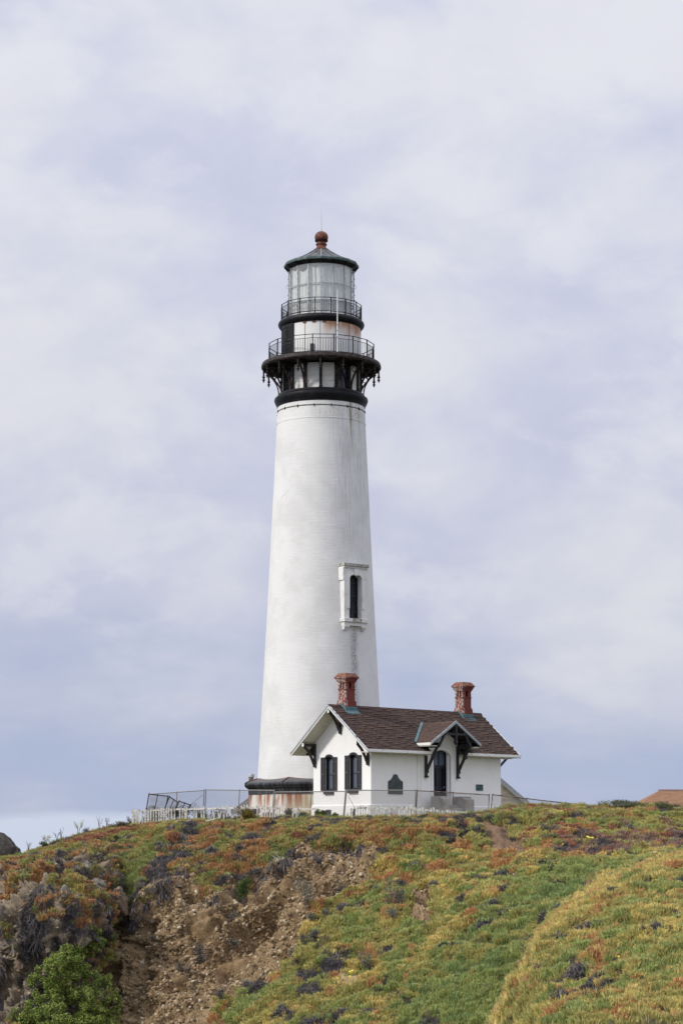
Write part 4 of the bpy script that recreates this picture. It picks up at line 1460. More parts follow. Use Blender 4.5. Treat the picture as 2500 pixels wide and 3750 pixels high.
# chimneys: open-topped brick stacks with corbelled cap
def chimney():
    b = MB()
    hx_, hy_ = .34, .30
    b.box(-.40, .40, -.36, .36, -1.0, .33)
    b.box(-.37, .37, -.33, .33, .33, .40)
    b.box(-hx_, hx_, -hy_, hy_, .40, .96)
    b.box(-hx_ - .03, hx_ + .03, -hy_ - .03, hy_ + .03, .96, 1.01)
    for sx in (-1, 1):
        for sy in (-1, 1):
            b.box(min(sx * hx_, sx * .19), max(sx * hx_, sx * .19), min(sy * hy_, sy * .15), max(sy * hy_, sy * .15), 1.01, 1.40)
    for sy in (-1, 1):
        b.box(-.045 * 0 - .19, -.06, min(sy * hy_, sy * .20), max(sy * hy_, sy * .20), 1.01, 1.08)
        b.box(.06, .19, min(sy * hy_, sy * .20), max(sy * hy_, sy * .20), 1.01, 1.08)
        b.box(-.19, -.08, min(sy * hy_, sy * .22), max(sy * hy_, sy * .22), 1.08, 1.40)
        b.box(.08, .19, min(sy * hy_, sy * .22), max(sy * hy_, sy * .22), 1.08, 1.40)
    for sx in (-1, 1):
        b.box(min(sx * hx_, sx * .22), max(sx * hx_, sx * .22), -.045, .045, 1.01, 1.40)
    for i, (g_, z0, z1) in enumerate(((.04, 1.36, 1.42), (.075, 1.42, 1.50), (.11, 1.50, 1.58))):
        b.box(-hx_ - g_, hx_ + g_, -hy_ - g_, hy_ + g_, z0, z1)
    b.box(-.50, .50, -.46, .46, 1.58, 1.66)
    c = b.build('chimney', 'brick_red', hs, bevel=.008)
    cp = MB().hexa([(-.50, -.46, 1.661), (.50, -.46, 1.661), (.50, .46, 1.661), (-.50, .46, 1.661), (-.34, -.30, 1.86), (.34, -.30, 1.86), (.34, .30, 1.86), (-.34, .30, 1.86)])
    cap = cp.build('chimney_cap', 'chimney_cap', c)
    dark = MB().box(-.20, .20, -.16, .16, 1.0, 1.42).build('flue', 'chimney_hole', c)
    fl = MB()
    zf = lambda y: -abs(y) * SL + .07
    fl.hexa([(-.42, -.395, zf(.395) - .15), (.42, -.395, zf(.395) - .15), (.42, -.362, zf(.362) - .15), (-.42, -.362, zf(.362) - .15),
             (-.42, -.395, zf(.36) + .26), (.42, -.395, zf(.36) + .26), (.42, -.362, zf(.36) + .26), (-.42, -.362, zf(.36) + .26)])
    fl.hexa([(-.48, -.60, zf(.60) - .10 + .06), (.48, -.60, zf(.60) - .10 + .06), (.48, -.36, zf(.36) - .10 + .06), (-.48, -.36, zf(.36) - .10 + .06),
             (-.48, -.60, zf(.60) + .085), (.48, -.60, zf(.60) + .085), (.48, -.36, zf(.36) + .085), (-.48, -.36, zf(.36) + .085)])
    for s in (-1, 1):
        x0, x1 = (s * .401, s * .43) if s > 0 else (s * .43, s * .401)
        for sy in (-1, 1):
            fl.hexa([(x0, 0, -.12), (x1, 0, -.12), (x1, sy * .40, zf(.40) - .2), (x0, sy * .40, zf(.40) - .2), (x0, 0, .27), (x1, 0, .27), (x1, sy * .40, zf(.40) + .22), (x0, sy * .40, zf(.40) + .22)])
    f_ = fl.build('flashing', 'teal_flash', c)
    return c, [cap, dark, f_]


ch, kids = chimney()
ch.location = (CH[0][0], CH[0][1], AZ - .10)
ch2 = dup(ch, hs)
ch2.location = (CH[1][0], CH[1][1], AZ - .13)
for k_ in kids:
    dup(k_, ch2)

# door bay: shallow pier, arched opening, moulded jamb
DX0, DX1, DZ0, DZS, DRISE = 4.45, 5.78, .66, 3.22, .44
b = MB()
fy = lambda u, v, d: (u, d, v)
b.box(3.55, DX0, -.16, -.001, -.5, DZS)
b.box(DX1, 6.62, -.16, -.001, -.5, DZS)
cx_ = (DX0 + DX1) / 2
ac = [(cx_ + (DX1 - DX0) / 2 * math.cos(t), DZS + DRISE * math.sin(t)) for t in np.linspace(0, math.pi, 11)]
b.prism([(6.62, DZS), (6.62, 3.8), (6.32, 3.8), (6.32, 4.12), (cx_, 4.90)] + ac[5::-1], fy, -.16, -.001)
b.prism(ac[:4:-1] + [(cx_, 4.90), (3.78, 4.12), (3.78, 3.8), (3.55, 3.8), (3.55, DZS)], fy, -.16, -.001)
b.box(3.40, 3.55, -.08, -.001, -.5, EZ - .16)
b.box(6.62, 6.70, -.08, -.001, -.5, EZ - .16)
b.build('door_bay', 'house_paint', hs)
b = MB()
ao = [((DX0 + DX1) / 2 + ((DX1 - DX0) / 2 + .17) * math.cos(t), DZS + (DRISE + .15) * math.sin(t)) for t in np.linspace(0, math.pi, 11)]
for i in range(10):
    b.prism([ac[i], ao[i], ao[i + 1], ac[i + 1]], fy, -.21, -.155)
b.box(DX1, DX1 + .17, -.20, -.155, .67, DZS).box(DX0 - .17, DX0, -.20, -.155, .67, DZS)
b.build('door_surround', 'house_paint', hs)
b = MB()
b.box(DX0, DX1, .28, .34, .6, 3.75)
b.box(DX0, DX0 + .09, .10, .28, DZ0, 3.6).box(DX1 - .09, DX1, .10, .28, DZ0, 3.6)
dr = b.build('front_door', 'door_navy', hs)
b = MB()
b.box(DX0 + .09, DX1 - .09, .21, .279, DZ0, DZ0 + .22).box(DX0 + .09, DX1 - .09, .21, .279, 2.66, 2.84)
b.box(DX0 + .09, DX0 + .22, .22, .279, DZ0 + .22, 2.66).box(DX1 - .22, DX1 - .09, .22, .279, DZ0 + .22, 2.66)
b.box(DX0 + .22, DX1 - .22, .225, .279, 1.5, 1.66).box((DX0 + DX1) / 2 - .06, (DX0 + DX1) / 2 + .06, .226, .279, DZ0 + .22, 2.66)
b.build('door_rail', 'door_navy', dr)
MB().box(DX0 + .09, DX1 - .09, .24, .275, 2.84, 3.68).build('transom_pane', 'window_blue', dr)
b = MB()
for x in (DX0 + .42, DX0 + .80):
    b.box(x - .02, x + .02, .20, .24, 2.84, 3.62)
b.build('transom_bar', 'door_navy', dr)
MB().lathe([(.03, 0), (.045, .03), (.03, .06)], 10).build('door_knob', 'steel_grey', dr).location = (DX1 - .16, .20, 1.62)

# porch canopy
pz = lambda x: PAZ - abs(x - PX) * PSL
b = MB()
for s in (-1, 1):
    xe = PX + s * PHW
    ybe, ybr = -.18, 1.28                              # where it dies into the main roof
    P = [(xe, PYF, PEZ), (PX, PYF, PAZ), (PX, ybr, PAZ), (xe, ybe, PEZ)]
    b.hexa([(x, y, z - .10) for x, y, z in P] + P) if s < 0 else b.hexa([(x, y, z - .10) for x, y, z in P[::-1]] + P[::-1])
can = b.build('porch_canopy', 'shingle_under', hs)
b = MB()
PR = 13
pe = math.hypot(PHW, PAZ - PEZ) / PR
for s in (-1, 1):
    for r_ in range(PR):
        t0, t1 = r_ / PR - .012, min((r_ + 1.2) / PR, 1.0)
        x0, x1 = PX + s * PHW * (1 - t0), PX + s * PHW * (1 - t1)
        z0, z1 = PEZ + (PAZ - PEZ) * t0, PEZ + (PAZ - PEZ) * t1
        yb0 = -.18 + 1.46 * t0
        y = PYF - .03 + random.uniform(-.15, .1)
        while y < yb0:
            ye = min(y + .26, yb0)
            yy = max(y, PYF - .04)
            if ye - yy > .04:
                th_ = .022 + random.random() * .01
                tone = random.choice([1, 2, 2, 3, 3, 0])
                P = [(x0, yy, z0 + .004), (x0, ye, z0 + .004), (x1, ye, z1 + .004), (x1, yy, z1 + .004)]
                Q = [(x0, yy, z0 + th_), (x0, ye, z0 + th_), (x1, ye, z1 + .008), (x1, yy, z1 + .008)]
                if s > 0:
                    P, Q = P[::-1], Q[::-1]
                b.hexa(P + Q, tone)
            y += .27
cs = b.build('canopy_shingle_field', ['shingle_%d' % i for i in range(5)], can)
cs['kind'] = 'stuff'
for s in (-1, 1):
    xe = PX + s * PHW
    q = [(xe, PEZ + .03), (PX, PAZ + .035), (PX, PAZ - .12), (xe, PEZ - .115)]
    MB().prism(q, fy, PYF - .06, PYF - .02).build('barge_board', 'trim_grey', can)
    q2 = [(xe, PEZ - .02), (PX - s * -.0, PAZ - .015), (PX, PAZ - .20), (xe - s * .03, PEZ - .17)]
    MB().prism(q2, fy, PYF - .018, PYF + .02).build('barge_backing', 'timber_black', can)
    x0, x1 = (xe - .02, xe + .03) if s > 0 else (xe - .03, xe + .02)
    MB().box(x0, x1, PYF, -.22, PEZ - .15, PEZ - .005).build('eave_board', 'trim_white', can)
    MB().box(min(xe, xe - s * .5), max(xe, xe - s * .5), PYF + .03, -.20, PEZ - .20, PEZ - .155).build('canopy_soffit', 'soffit', can)
MB().hexa([(PX - PHW - .13, -.16, 4.01), (PX - PHW + .03, -.19, 4.0), (PX - .02, 1.20, 5.17), (PX - .16, 1.26, 5.19),
           (PX - PHW - .13, -.16, 4.05), (PX - PHW + .03, -.19, 4.04), (PX - .02, 1.20, 5.21), (PX - .16, 1.26, 5.23)]).build('valley_flashing', 'teal_flash', can)
b = MB()
for x in (PX - PHW + .55, PX - PHW + 1.1, PX + PHW - .55, PX + PHW - 1.1):
    b.box(x - .035, x + .035, PYF + .05, -.17, pz(x) - .26, pz(x) - .12)
b.build('canopy_rafter', 'timber_black', can)
MB().bar((PX - .95, PYF + .04, 4.47), (PX + .95, PYF + .04, 4.47), .14, .12).build('tie_beam', 'timber_black', can, bevel=.01)
b = MB()
b.box(PX - .075, PX + .075, PYF - .07, PYF + .075, 4.05, 5.0)
b.hexa([(PX - .05, PYF - .04, 3.88), (PX + .05, PYF - .04, 3.88), (PX + .05, PYF + .05, 3.88), (PX - .05, PYF + .05, 3.88), (PX - .10, PYF - .09, 4.05), (PX + .10, PYF - .09, 4.05), (PX + .10, PYF + .09, 4.05), (PX - .10, PYF + .09, 4.05)])
b.build('king_post', 'timber_black', can, bevel=.01)
for s in (-1, 1):
    bx_ = PX + s * 1.21
    b = MB()
    b.box(bx_ - .07, bx_ + .07, -.28, -.161, 2.12, 3.88)
    b.box(bx_ - .065, bx_ + .065, -1.22, -.28, 3.72, 3.86)
    pts = [(-1.08, 3.74), (-.80, 3.30), (-.50, 2.86), (-.30, 2.52)]
    for p0, p1 in zip(pts, pts[1:]):
        b.bar((bx_, p0[0], p0[1]), (bx_, p1[0], p1[1]), .13, .12, (1, 0, 0))
    b.bar((bx_, -.82, 3.35), (bx_, -.30, 3.68), .09, .09, (1, 0, 0))
    b.box(bx_ - .10, bx_ + .10, -.88, -.72, 3.16, 3.36)
    b.box(bx_ - .09, bx_ + .09, -.34, -.162, 2.12, 2.22)
    b.box(bx_ - .085, bx_ + .085, -.36, -.281, 2.38, 2.56)
    b.box(bx_ - .06, bx_ + .06, -1.25, PYF + .9, 3.86, 4.0)
    b.bar((bx_, PYF + .06, 3.80), (PX + s * .80, PYF + .06, 4.42), .12, .10, (0, 1, 0))
    b.build('canopy_bracket', 'timber_black', can, bevel=.012)

# concrete steps
st = thing('door_steps', (0, 0, 0), 'low concrete landing with two cheek blocks below the dark house door', 'steps')
st.location = HO
st.rotation_euler = (0, 0, TH)
MB().box(4.25, 6.45, -1.30, -.165, -.5, .50).build('landing', 'concrete', st, bevel=.02)
MB().box(4.45, 6.2, -.9, -.17, .50, .645).build('step', 'concrete', st, bevel=.02)
for x0, x1 in ((3.92, 4.44), (5.62, 6.30)):
    MB().prism([(-1.45, -.5), (-.50, -.5), (-.50, 1.12), (-1.22, 1.12), (-1.24, 1.02), (-1.45, .96)], lambda u, v, d: (d, u, v), x0, x1).build('cheek_block', 'concrete', st, bevel=.02)


# plaques on the front wall
def on_front(x, z, label, cat='plaque', name='plaque'):
    o = thing(name, (HO[0] + x * math.cos(TH) + .002 * math.sin(TH), HO[1] + x * math.sin(TH) - .002 * math.cos(TH), z), label, cat, None, TH)
    return o


pq = on_front(1.76, 1.20, 'large dark bronze plaque with rounded crown on the house front wall')
cl = [(-.53, 0), (.53, 0), (.53, .66)]
shoulder = [(.49, .70), (.40, .73), (.31, .79), (.25, .86)]
cl += shoulder + [(.19 * math.cos(t), .90 + .17 * math.sin(t)) for t in np.linspace(0, math.pi, 9)] + [(-u, v) for u, v in shoulder[::-1]]
cl += [(-.53, .66)]
MB().prism(cl, fy, -.05, 0).build('plate', 'bronze', pq, bevel=.01)
b = MB()
for i in range(6):
    b.box(-.42, .42 - .1 * (i % 3 == 2), -.057, -.05, .10 + i * .085, .125 + i * .085)
b.build('raised_line', 'bronze', pq)
b = MB().box(-.50, .50, -.062, -.05, .03, .055).box(-.50, -.475, -.062, -.05, .055, .64).box(.475, .50, -.062, -.05, .055, .64).box(-.50, .50, -.062, -.05, .64, .665)
b.build('plate_border', 'bronze', pq)
p2 = on_front(8.17, 1.51, 'small rectangular green bronze plaque right of the house door')
MB().box(-.27, .27, -.04, 0, 0, .335).build('plate', 'bronze_green', p2, bevel=.008)
MB().box(-.25, .25, -.048, -.04, .02, .035).box(-.25, .25, -.048, -.04, .30, .315).build('plate_border', 'bronze_green', p2)

# ------------------------------------------------------------------ other buildings behind the crest
def slab(b, q, th_, mi=0):
    b.hexa([(x, y, z - th_) for x, y, z in q] + list(q), mi)


# cream clapboard building, its gable end towards the viewpoint
GY = 133.0
gl = at(1836, 2853, GY)
gr = at(1941, 2943, GY)
gx0, gz1 = gr[0], gr[2]
slp = (gl[2] - gr[2]) / (gr[0] - gl[0])
apx = at(1752, 2780, GY)[0]
gxl = 2 * apx - gx0
gap = gz1 + (gx0 - apx) * slp
cb = thing('clapboard_building', (apx, GY + CAM[1], -1.7), 'cream clapboard building with grey trimmed gable half hidden behind the white house', 'building')
wx = gx0 - apx - .28
ztop = lambda x: gap - abs(x) * slp + 1.7
b = MB().prism([(-wx, -.6), (wx, -.6), (wx, ztop(wx) - .2), (0, ztop(0) - .2), (-wx, ztop(wx) - .2)], lambda u, v, d: (u, d, v), .03, 9)
b.build('wall', 'cream_board', cb)
z = 0.0
while z < ztop(0) - .3:
    z1 = z + .30
    xr = min(wx, (gap + 1.7 - .22 - z1) / slp)
    if xr > .2:
        MB().prism([(.0, z), (-.028, z), (.022, z1)], lambda u, v, d: (d, u, v), -xr, xr).build('clapboard', 'cream_board', cb)
    z = z1
for s in (-1, 1):
    q = [(s * (gx0 - apx), -.35, ztop(gx0 - apx)), (0, -.35, ztop(0)), (0, 9.3, ztop(0)), (s * (gx0 - apx), 9.3, ztop(gx0 - apx))]
    b = MB()
    slab(b, q if s < 0 else q[::-1], .10)
    rf = b.build('roof', 'grey_shingle', cb)
    q = [(s * (gx0 - apx), ztop(gx0 - apx) - .02), (0, ztop(0) - .02), (0, ztop(0) - .26), (s * (gx0 - apx), ztop(gx0 - apx) - .22)]
    MB().prism(q, lambda u, v, d: (u, d, v), -.40, -.355).build('barge_board', 'trim_grey', rf)
    MB().prism([(u, v - .02) for u, v in q], lambda u, v, d: (u * .99, d, v - .05), -.35, -.31).build('barge_board', 'trim_white', rf)
    MB().box(min(s * (gx0 - apx), s * (gx0 - apx + .1)), max(s * (gx0 - apx), s * (gx0 - apx + .1)), -.35, 9.3, ztop(gx0 - apx) - .14, ztop(gx0 - apx) - .01).build('gutter', 'trim_grey', rf)

def hip_roof(parent, mat, ex, dp, ze, rx0, rx1, rz, nc_):
    """hipped roof of overlapping courses: eave length ex, depth dp, ridge from rx0 to rx1"""
    b = MB()
    h = dp / 2
    for k in range(nc_):
        t0, t1 = k / nc_, min(1, (k + 1.15) / nc_)
        za, zb_ = ze + (rz - ze) * t0 + .05, ze + (rz - ze) * t1 + .01
        for s in (-1, 1):
            y0, y1 = h + s * h * (1 - t0), h + s * h * (1 - t1)
            q = [(rx0 * t0, y0, za), (ex - (ex - rx1) * t0, y0, za), (ex - (ex - rx1) * t1, y1, zb_), (rx0 * t1, y1, zb_)]
            slab(b, q if s < 0 else q[::-1], .06)
        for s in (0, 1):
            xx = lambda t: rx0 * t if s == 0 else ex - (ex - rx1) * t
            q = [(xx(t0), dp - h * t0, za), (xx(t0), h * t0, za), (xx(t1), h * t1, zb_), (xx(t1), dp - h * t1, zb_)]
            slab(b, q if s == 0 else q[::-1], .06)
    rf = b.build('roof', mat, parent)
    MB().bar((rx0 - .1, h, rz + .06), (rx1 + .1, h, rz + .06), .3, .07).build('ridge_cap', mat, parent)
    return rf


# shed with a grey hipped roof and a flue pipe behind the left of the tower base
SY = 134.0
s0, s1 = at(866, 2956, SY), at(938, 2902, SY + 2.2)
sh = thing('shed', (s0[0], SY + CAM[1], -1.5), 'small grey shingled shed with a rusty flue pipe left of the tower base', 'shed')
zz0 = s0[2] + 1.5
hip_roof(sh, 'grey_shingle', 6.4, 4.4, zz0, s1[0] - s0[0], 6.4 - (s1[0] - s0[0]), s1[2] + 1.5, 12)
MB().box(.3, 6.1, .3, 4.1, -.8, zz0 - .04).build('wall', 'cream_board', sh)
pt = at(920, 2835, SY + 1.6)
px_ = pt[0] - s0[0]
pz1 = pt[2] + 1.5
fp = MB().tube([(px_, 1.6, pz1 - 2.0), (px_, 1.6, pz1 - .18)], .155, 14).build('flue_pipe', 'pipe_rusty', sh, True)
MB().lathe([(.16, pz1 - .2), (.20, pz1 - .19), (.205, pz1 - .02), (.19, pz1), (.12, pz1)], 14, 0, 0, (px_, 1.6)).build('flue_cap', 'steel_grey', fp, True)

# tan roofed house at the right edge
TY = 152.0
r0, r1, e0, e1 = at(2413, 2896, TY + 3.4), at(2860, 2893, TY + 3.4), at(2330, 2956, TY), at(2960, 2953, TY)
tn = thing('tan_roofed_house', (e0[0], TY + CAM[1], e0[2] - 2.6), 'low house with hipped tan shingle roof beyond the right end of the crest', 'house')
ex, rz = e1[0] - e0[0], r0[2] - e0[2] + 2.6
rx0, rx1 = r0[0] - e0[0], r1[0] - e0[0]
MB().box(.5, ex - .5, .5, 6.3, -1.2, 2.5).build('wall', 'tan_wall', tn)
for s in (0, 1):
    for i in range(5):
        xx = 1.2 + i * 2.1
        if s == 0:
            w_ = MB().box(xx, xx + .9, .46, .5, 1.0, 2.1).build('window', 'trim_white', tn)
            MB().box(xx + .08, xx + .82, .44, .46, 1.08, 2.02).build('pane', 'dark_glass', w_)
hip_roof(tn, 'tan_shingle', ex, 6.8, 2.6, rx0, rx1, rz, 20)
b = MB()
b.box(0, ex, -.06, 0, 2.45, 2.60)
b.box(-.06, 0, 0, 6.8, 2.45, 2.60)
b.build('gutter', 'trim_white', tn)
for xx in (2.35, 6.5):
    MB().box(xx, xx + .09, .1, .19, -.8, 2.45).build('porch_post', 'pipe_rusty', tn)


# ------------------------------------------------------------------ chain link fence panels
def chain_panel(tl, tr, br, bl, label, posts=(0, .5, 1), low=True, r=.03, brace=None, frame='wire_metal', foot=.5, cell=.085):
    """a framed panel of diamond wire between four corners"""
    tl, tr, br, bl = map(Vector, (tl, tr, br, bl))
    org = (bl + br) / 2
    p = thing('chain_link_panel', org, label, 'fence panel', 'chain link fence panels round the house')
    tl, tr, br, bl = tl - org, tr - org, br - org, bl - org
    fr_ = MB().tube([tl, tr], r, 6).build('top_rail', frame, p)
    if low:
        MB().tube([bl, br], r * .7, 6).build('bottom_rail', frame, p)
    for t in posts:
        a, c = tl.lerp(tr, t), bl.lerp(br, t)
        MB().tube([a + (a - c).normalized() * .05, c + (c - a).normalized() * foot], r * (1.05 if t in (0, 1) else .85), 6).build('post', frame, p)
    b = MB()
    w, h = (tr - tl).length, max((tl - bl).length, (tr - br).length)
    n = int((w + h) / cell)
    def P(x, y): return bl.lerp(br, x / w).lerp(tl.lerp(tr, x / w), y / h)
    wr = .0042
    for i in range(n + 1):
        d = i * cell
        x0, y0 = (d, 0) if d <= w else (w, d - w)
        x1, y1 = (0, d) if d <= h else (d - h, h)
        if abs(x0 - x1) > .01:
            b.tube([P(x0, y0), P(x1, y1)], wr, 3)
            b.tube([P(w - x0, y0), P(w - x1, y1)], wr, 3)
    wm = b.build('wire_mesh', 'wire_metal', p)
    if brace:
        (ax, ay), (cx, cy) = brace
        MB().tube([P(ax * w, ay * h), P(cx * w, cy * h)], .012, 5).build('brace', frame, p)
    return p


FY = lambda u: float(np.interp(u, [540, 750, 1004, 1265, 1522, 1800, 2200], [117.2, 115.6, 113.6, 112.4, 111.6, 111.2, 111.8]))
def fp_(u, v, dy=0): return at(u, v, FY(u) + dy)
chain_panel(fp_(549, 2908), fp_(748, 2894), fp_(744, 3000), fp_(549, 3005), 'upright chain link panel above the fallen ones at the left end of the fence', (.5, 1), True, brace=((.98, .85), (.42, .02)))
chain_panel(fp_(754, 2892, -.05), fp_(1003, 2895), fp_(997, 3005), fp_(749, 3005), 'long chain link panel just left of the tower base wall', (0, .5, 1))
chain_panel(fp_(1008, 2901), fp_(1265, 2898), fp_(1256, 2998), fp_(1000, 3003), 'chain link panel crossing the rusty base wall and the gable corner', (0, .52, 1))
chain_panel(fp_(1269, 2894, -.06), fp_(1521, 2894), fp_(1519, 2993), fp_(1259, 2998), 'chain link panel in front of the gable windows and large plaque', (0, 1), brace=((.03, .80), (.20, .15)))
chain_panel(fp_(1526, 2895, -.05), fp_(1790, 2911), fp_(1787, 2985), fp_(1522, 2990), 'rusty chain link panel in front of the house door and steps', (0, .5, 1), frame='pipe_rusty')
chain_panel(fp_(1802, 2910), fp_(2069, 2941), fp_(2069, 3020), fp_(1793, 2992), 'sloping chain link panel past the right corner of the house', (0, .47, 1), frame='pipe_rusty')
chain_panel(fp_(2071, 2941, -.05), fp_(2290, 2966), fp_(2290, 3040), fp_(2071, 3020), 'last chain link panel sinking behind the right hand crest', (0, .5, 1), frame='pipe_rusty')
chain_panel(at(546, 2908, 116.8), at(616, 2916, 116.0), at(600, 2985, 115.4), at(533, 2985, 116.3), 'leaning dark chain link panel at the far left fence corner', (0, .45, 1), frame='rust_metal', foot=.3)
chain_panel(at(621, 2918, 116.0), at(653, 2939, 115.5), at(637, 2975, 115.1), at(602, 2965, 115.4), 'small collapsed chain link panel tilted behind the leaning one', (0, .5, 1), frame='rust_metal', foot=.3)
chain_panel(at(656, 2934, 115.7), at(698, 2948, 115.2), at(682, 2985, 115.0), at(641, 2968, 115.2), 'fallen chain link panel lying lowest of the collapsed group', (0, .5, 1), frame='rust_metal', foot=.2)


# ------------------------------------------------------------------ white picket fences
def picket_fence(label, items, rails, hvar=0.03, posts=()):
    g0 = at(items[0][0], items[0][2], items[0][4])
    p = thing('picket_fence', g0, label, 'picket fence')
    g0 = Vector(g0)
    for ub, ut, vb, vt, Y in items:
        a, c = Vector(at(ub, vb, Y)) - g0, Vector(at(ut, vt, Y + random.uniform(-.05, .05))) - g0
        c += Vector((0, 0, random.uniform(-hvar, hvar)))
        a = a - (c - a).normalized() * .25
        w = random.uniform(.066, .082)
        d = (c - a).normalized()
        b = MB()
        s = Vector((1, 0, -d.x / max(d.z, .2))).normalized()
        f_ = d.cross(s).normalized() * .011
        cut = random.uniform(0, .04)
        P = [a - s * w / 2, a + s * w / 2, c + s * w / 2 - d * cut, c - s * w / 2 - d * random.uniform(0, .03)]
        b.hexa([q - f_ for q in P] + [q + f_ for q in P])
        b.build('picket', 'old_wood', p)
    for (u0, v0, Y0), (u1, v1, Y1) in rails:
        MB().bar(Vector(at(u0, v0, Y0)) - g0, Vector(at(u1, v1, Y1)) - g0, .035, .075).build('rail', 'old_wood', p)
    for u, vt, vb, Y in posts:
        MB().bar(Vector(at(u, vb, Y)) - g0, Vector(at(u, vt, Y)) - g0, .10, .10).build('post', 'old_wood', p)
    return p


lf = lambda x: 460 + x * .4464
lx = [57, 63, 70, 87, 95, 112, 138, 162, 185, 207, 230, 252, 275, 290, 297, 315, 337, 357, 380, 403, 445, 467, 487, 562, 583, 624, 643, 704, 725, 806, 830, 868, 889]
FYL = lambda u: float(np.interp(u, [485, 640, 800, 1000, 1060], [115.3, 114.4, 113.6, 112.2, 111.8]))
bt = lambda x: float(np.interp(x, [57, 200, 315, 480, 640, 830, 900], [528, 530, 538, 524, 516, 494, 478]))
tp = lambda x: float(np.interp(x, [57, 112, 315, 640, 830, 900], [412, 410, 400, 386, 381, 382]))
itm = []
for x in lx:
    u = lf(x)
    lean = random.uniform(-3.0, 3.0)
    itm.append((u, u + lean * .4464, 2780 + bt(x) * .4464, 2780 + (tp(x) + random.uniform(-5, 6)) * .4464, FYL(u) + random.uniform(-.06, .06)))
for xb, xt in ((488, 504), (768, 750), (770, 797)):
    itm.append((lf(xb), lf(xt), 2780 + bt(xb) * .4464 - 6, 2780 + tp(xt) * .4464, FYL(lf(xb)) - .12))
picket_fence('weathered white picket fence, long left stretch on the grassy crest', itm,
             [((lf(57), 2780 + 428 * .4464, 115.34), (lf(480), 2780 + 408 * .4464, 114.25)), ((lf(480), 2780 + 412 * .4464, 114.25), (lf(895), 2780 + 400 * .4464, 113.0))],
             posts=[(lf(60), 2963, 3030, 115.5), (lf(95), 2964, 3030, 115.45), (lf(500), 2960, 3025, 114.5), (lf(880), 2952, 3010, 113.2)])
itm = []
for xb, xt, t, bb in ((948, 950, 380, 455), (975, 962, 400, 448), (974, 974, 372, 430), (995, 997, 370, 448), (1080, 1078, 372, 470), (1078, 1105, 392, 470), (1098, 1099, 380, 478), (1120, 1121, 378, 482), (1142, 1141, 378, 485),
                      (1162, 1163, 378, 488), (1184, 1185, 380, 490), (1205, 1204, 380, 492), (1225, 1224, 380, 492), (1247, 1246, 378, 494), (1258, 1268, 380, 500), (1288, 1287, 378, 490), (1372, 1371, 385, 488), (1400, 1401, 412, 485), (1408, 1435, 390, 480)):
    itm.append((lf(xb), lf(xt), 2780 + bb * .4464, 2780 + t * .4464, FYL(lf(xb)) - .3 + random.uniform(-.05, .05)))
picket_fence('broken white picket fence with gaps in front of the rusty tower base', itm,
             [((lf(940), 2780 + 400 * .4464, FYL(880) - .26), (lf(1290), 2780 + 402 * .4464, FYL(1035) - .26)), ((lf(1370), 2780 + 408 * .4464, FYL(1071) - .26), (lf(1570), 2780 + 410 * .4464, 111.2))])
rf_ = lambda x: 1100 + x * .4783
rx = [440, 459, 478, 497, 518, 535, 557, 577, 597, 617, 637, 677, 697, 755, 775, 795, 815, 835, 857, 877, 898, 915, 935, 957, 977, 998, 1020, 1043, 1063, 1083, 1105, 1123, 1145, 1166, 1187, 1205, 1245, 1268, 1290, 1310, 1330, 1352]
FYR = lambda u: float(np.interp(u, [1310, 1500, 1750], [110.2, 109.6, 109.2]))
itm = []
for x in rx:
    u = rf_(x)
    t = float(np.interp(x, [440, 850, 900, 1000, 1100, 1200, 1352], [206, 208, 216, 226, 236, 243, 255]))
    lean = random.uniform(-2.5, 2.5) + (9 if x == 1245 else 0)
    itm.append((u, u + lean * .478, 2850 + 290 * .478, 2850 + (t + random.uniform(-6, 8)) * .478, FYR(u) + random.uniform(-.05, .05)))
picket_fence('peeling white picket fence, right stretch below the house front', itm, [((rf_(430), 2850 + 228 * .478, 110.25), (rf_(880), 2850 + 232 * .478, 109.65)), ((rf_(880), 2850 + 240 * .478, 109.65), (rf_(1360), 2850 + 268 * .478, 109.25))], .05,
             posts=[(rf_(846), 2945, 3000, 109.8), (rf_(392), 2960, 3000, 110.6), (rf_(360), 2976, 3000, 110.6)])
ld = MB()
g0 = Vector(at(1287, 2992, 110.9))
ld.bar(Vector(at(1283, 2995, 110.9)) - g0, Vector(at(1294, 2957, 111.0)) - g0, .10, .03)
o = ld.build('leaning_board', 'old_wood')
o.location = g0
tag(o, 'weathered board leaning beside the basement vents at the gable corner', 'board')


def loose_board(u0, v0, u1, v1, label):
    p0, n0 = ground(u0, v0)
    p1, n1 = ground(u1, v1)
    c = (p0 + p1) / 2
    o = MB().bar(p0 - c + Vector((0, 0, .12)), p1 - c + Vector((0, 0, .12)), .10, .03).build('fallen_picket', 'old_wood')
    o.location = c
    tag(o, label, 'board')


loose_board(756, 3017, 806, 2999, 'long white picket fallen slantwise before the left fence')
loose_board(634, 3021, 654, 3020, 'short white board lying in the plants below the left fence')
loose_board(682, 3021, 700, 3019, 'short white board lying right of the other fallen one')

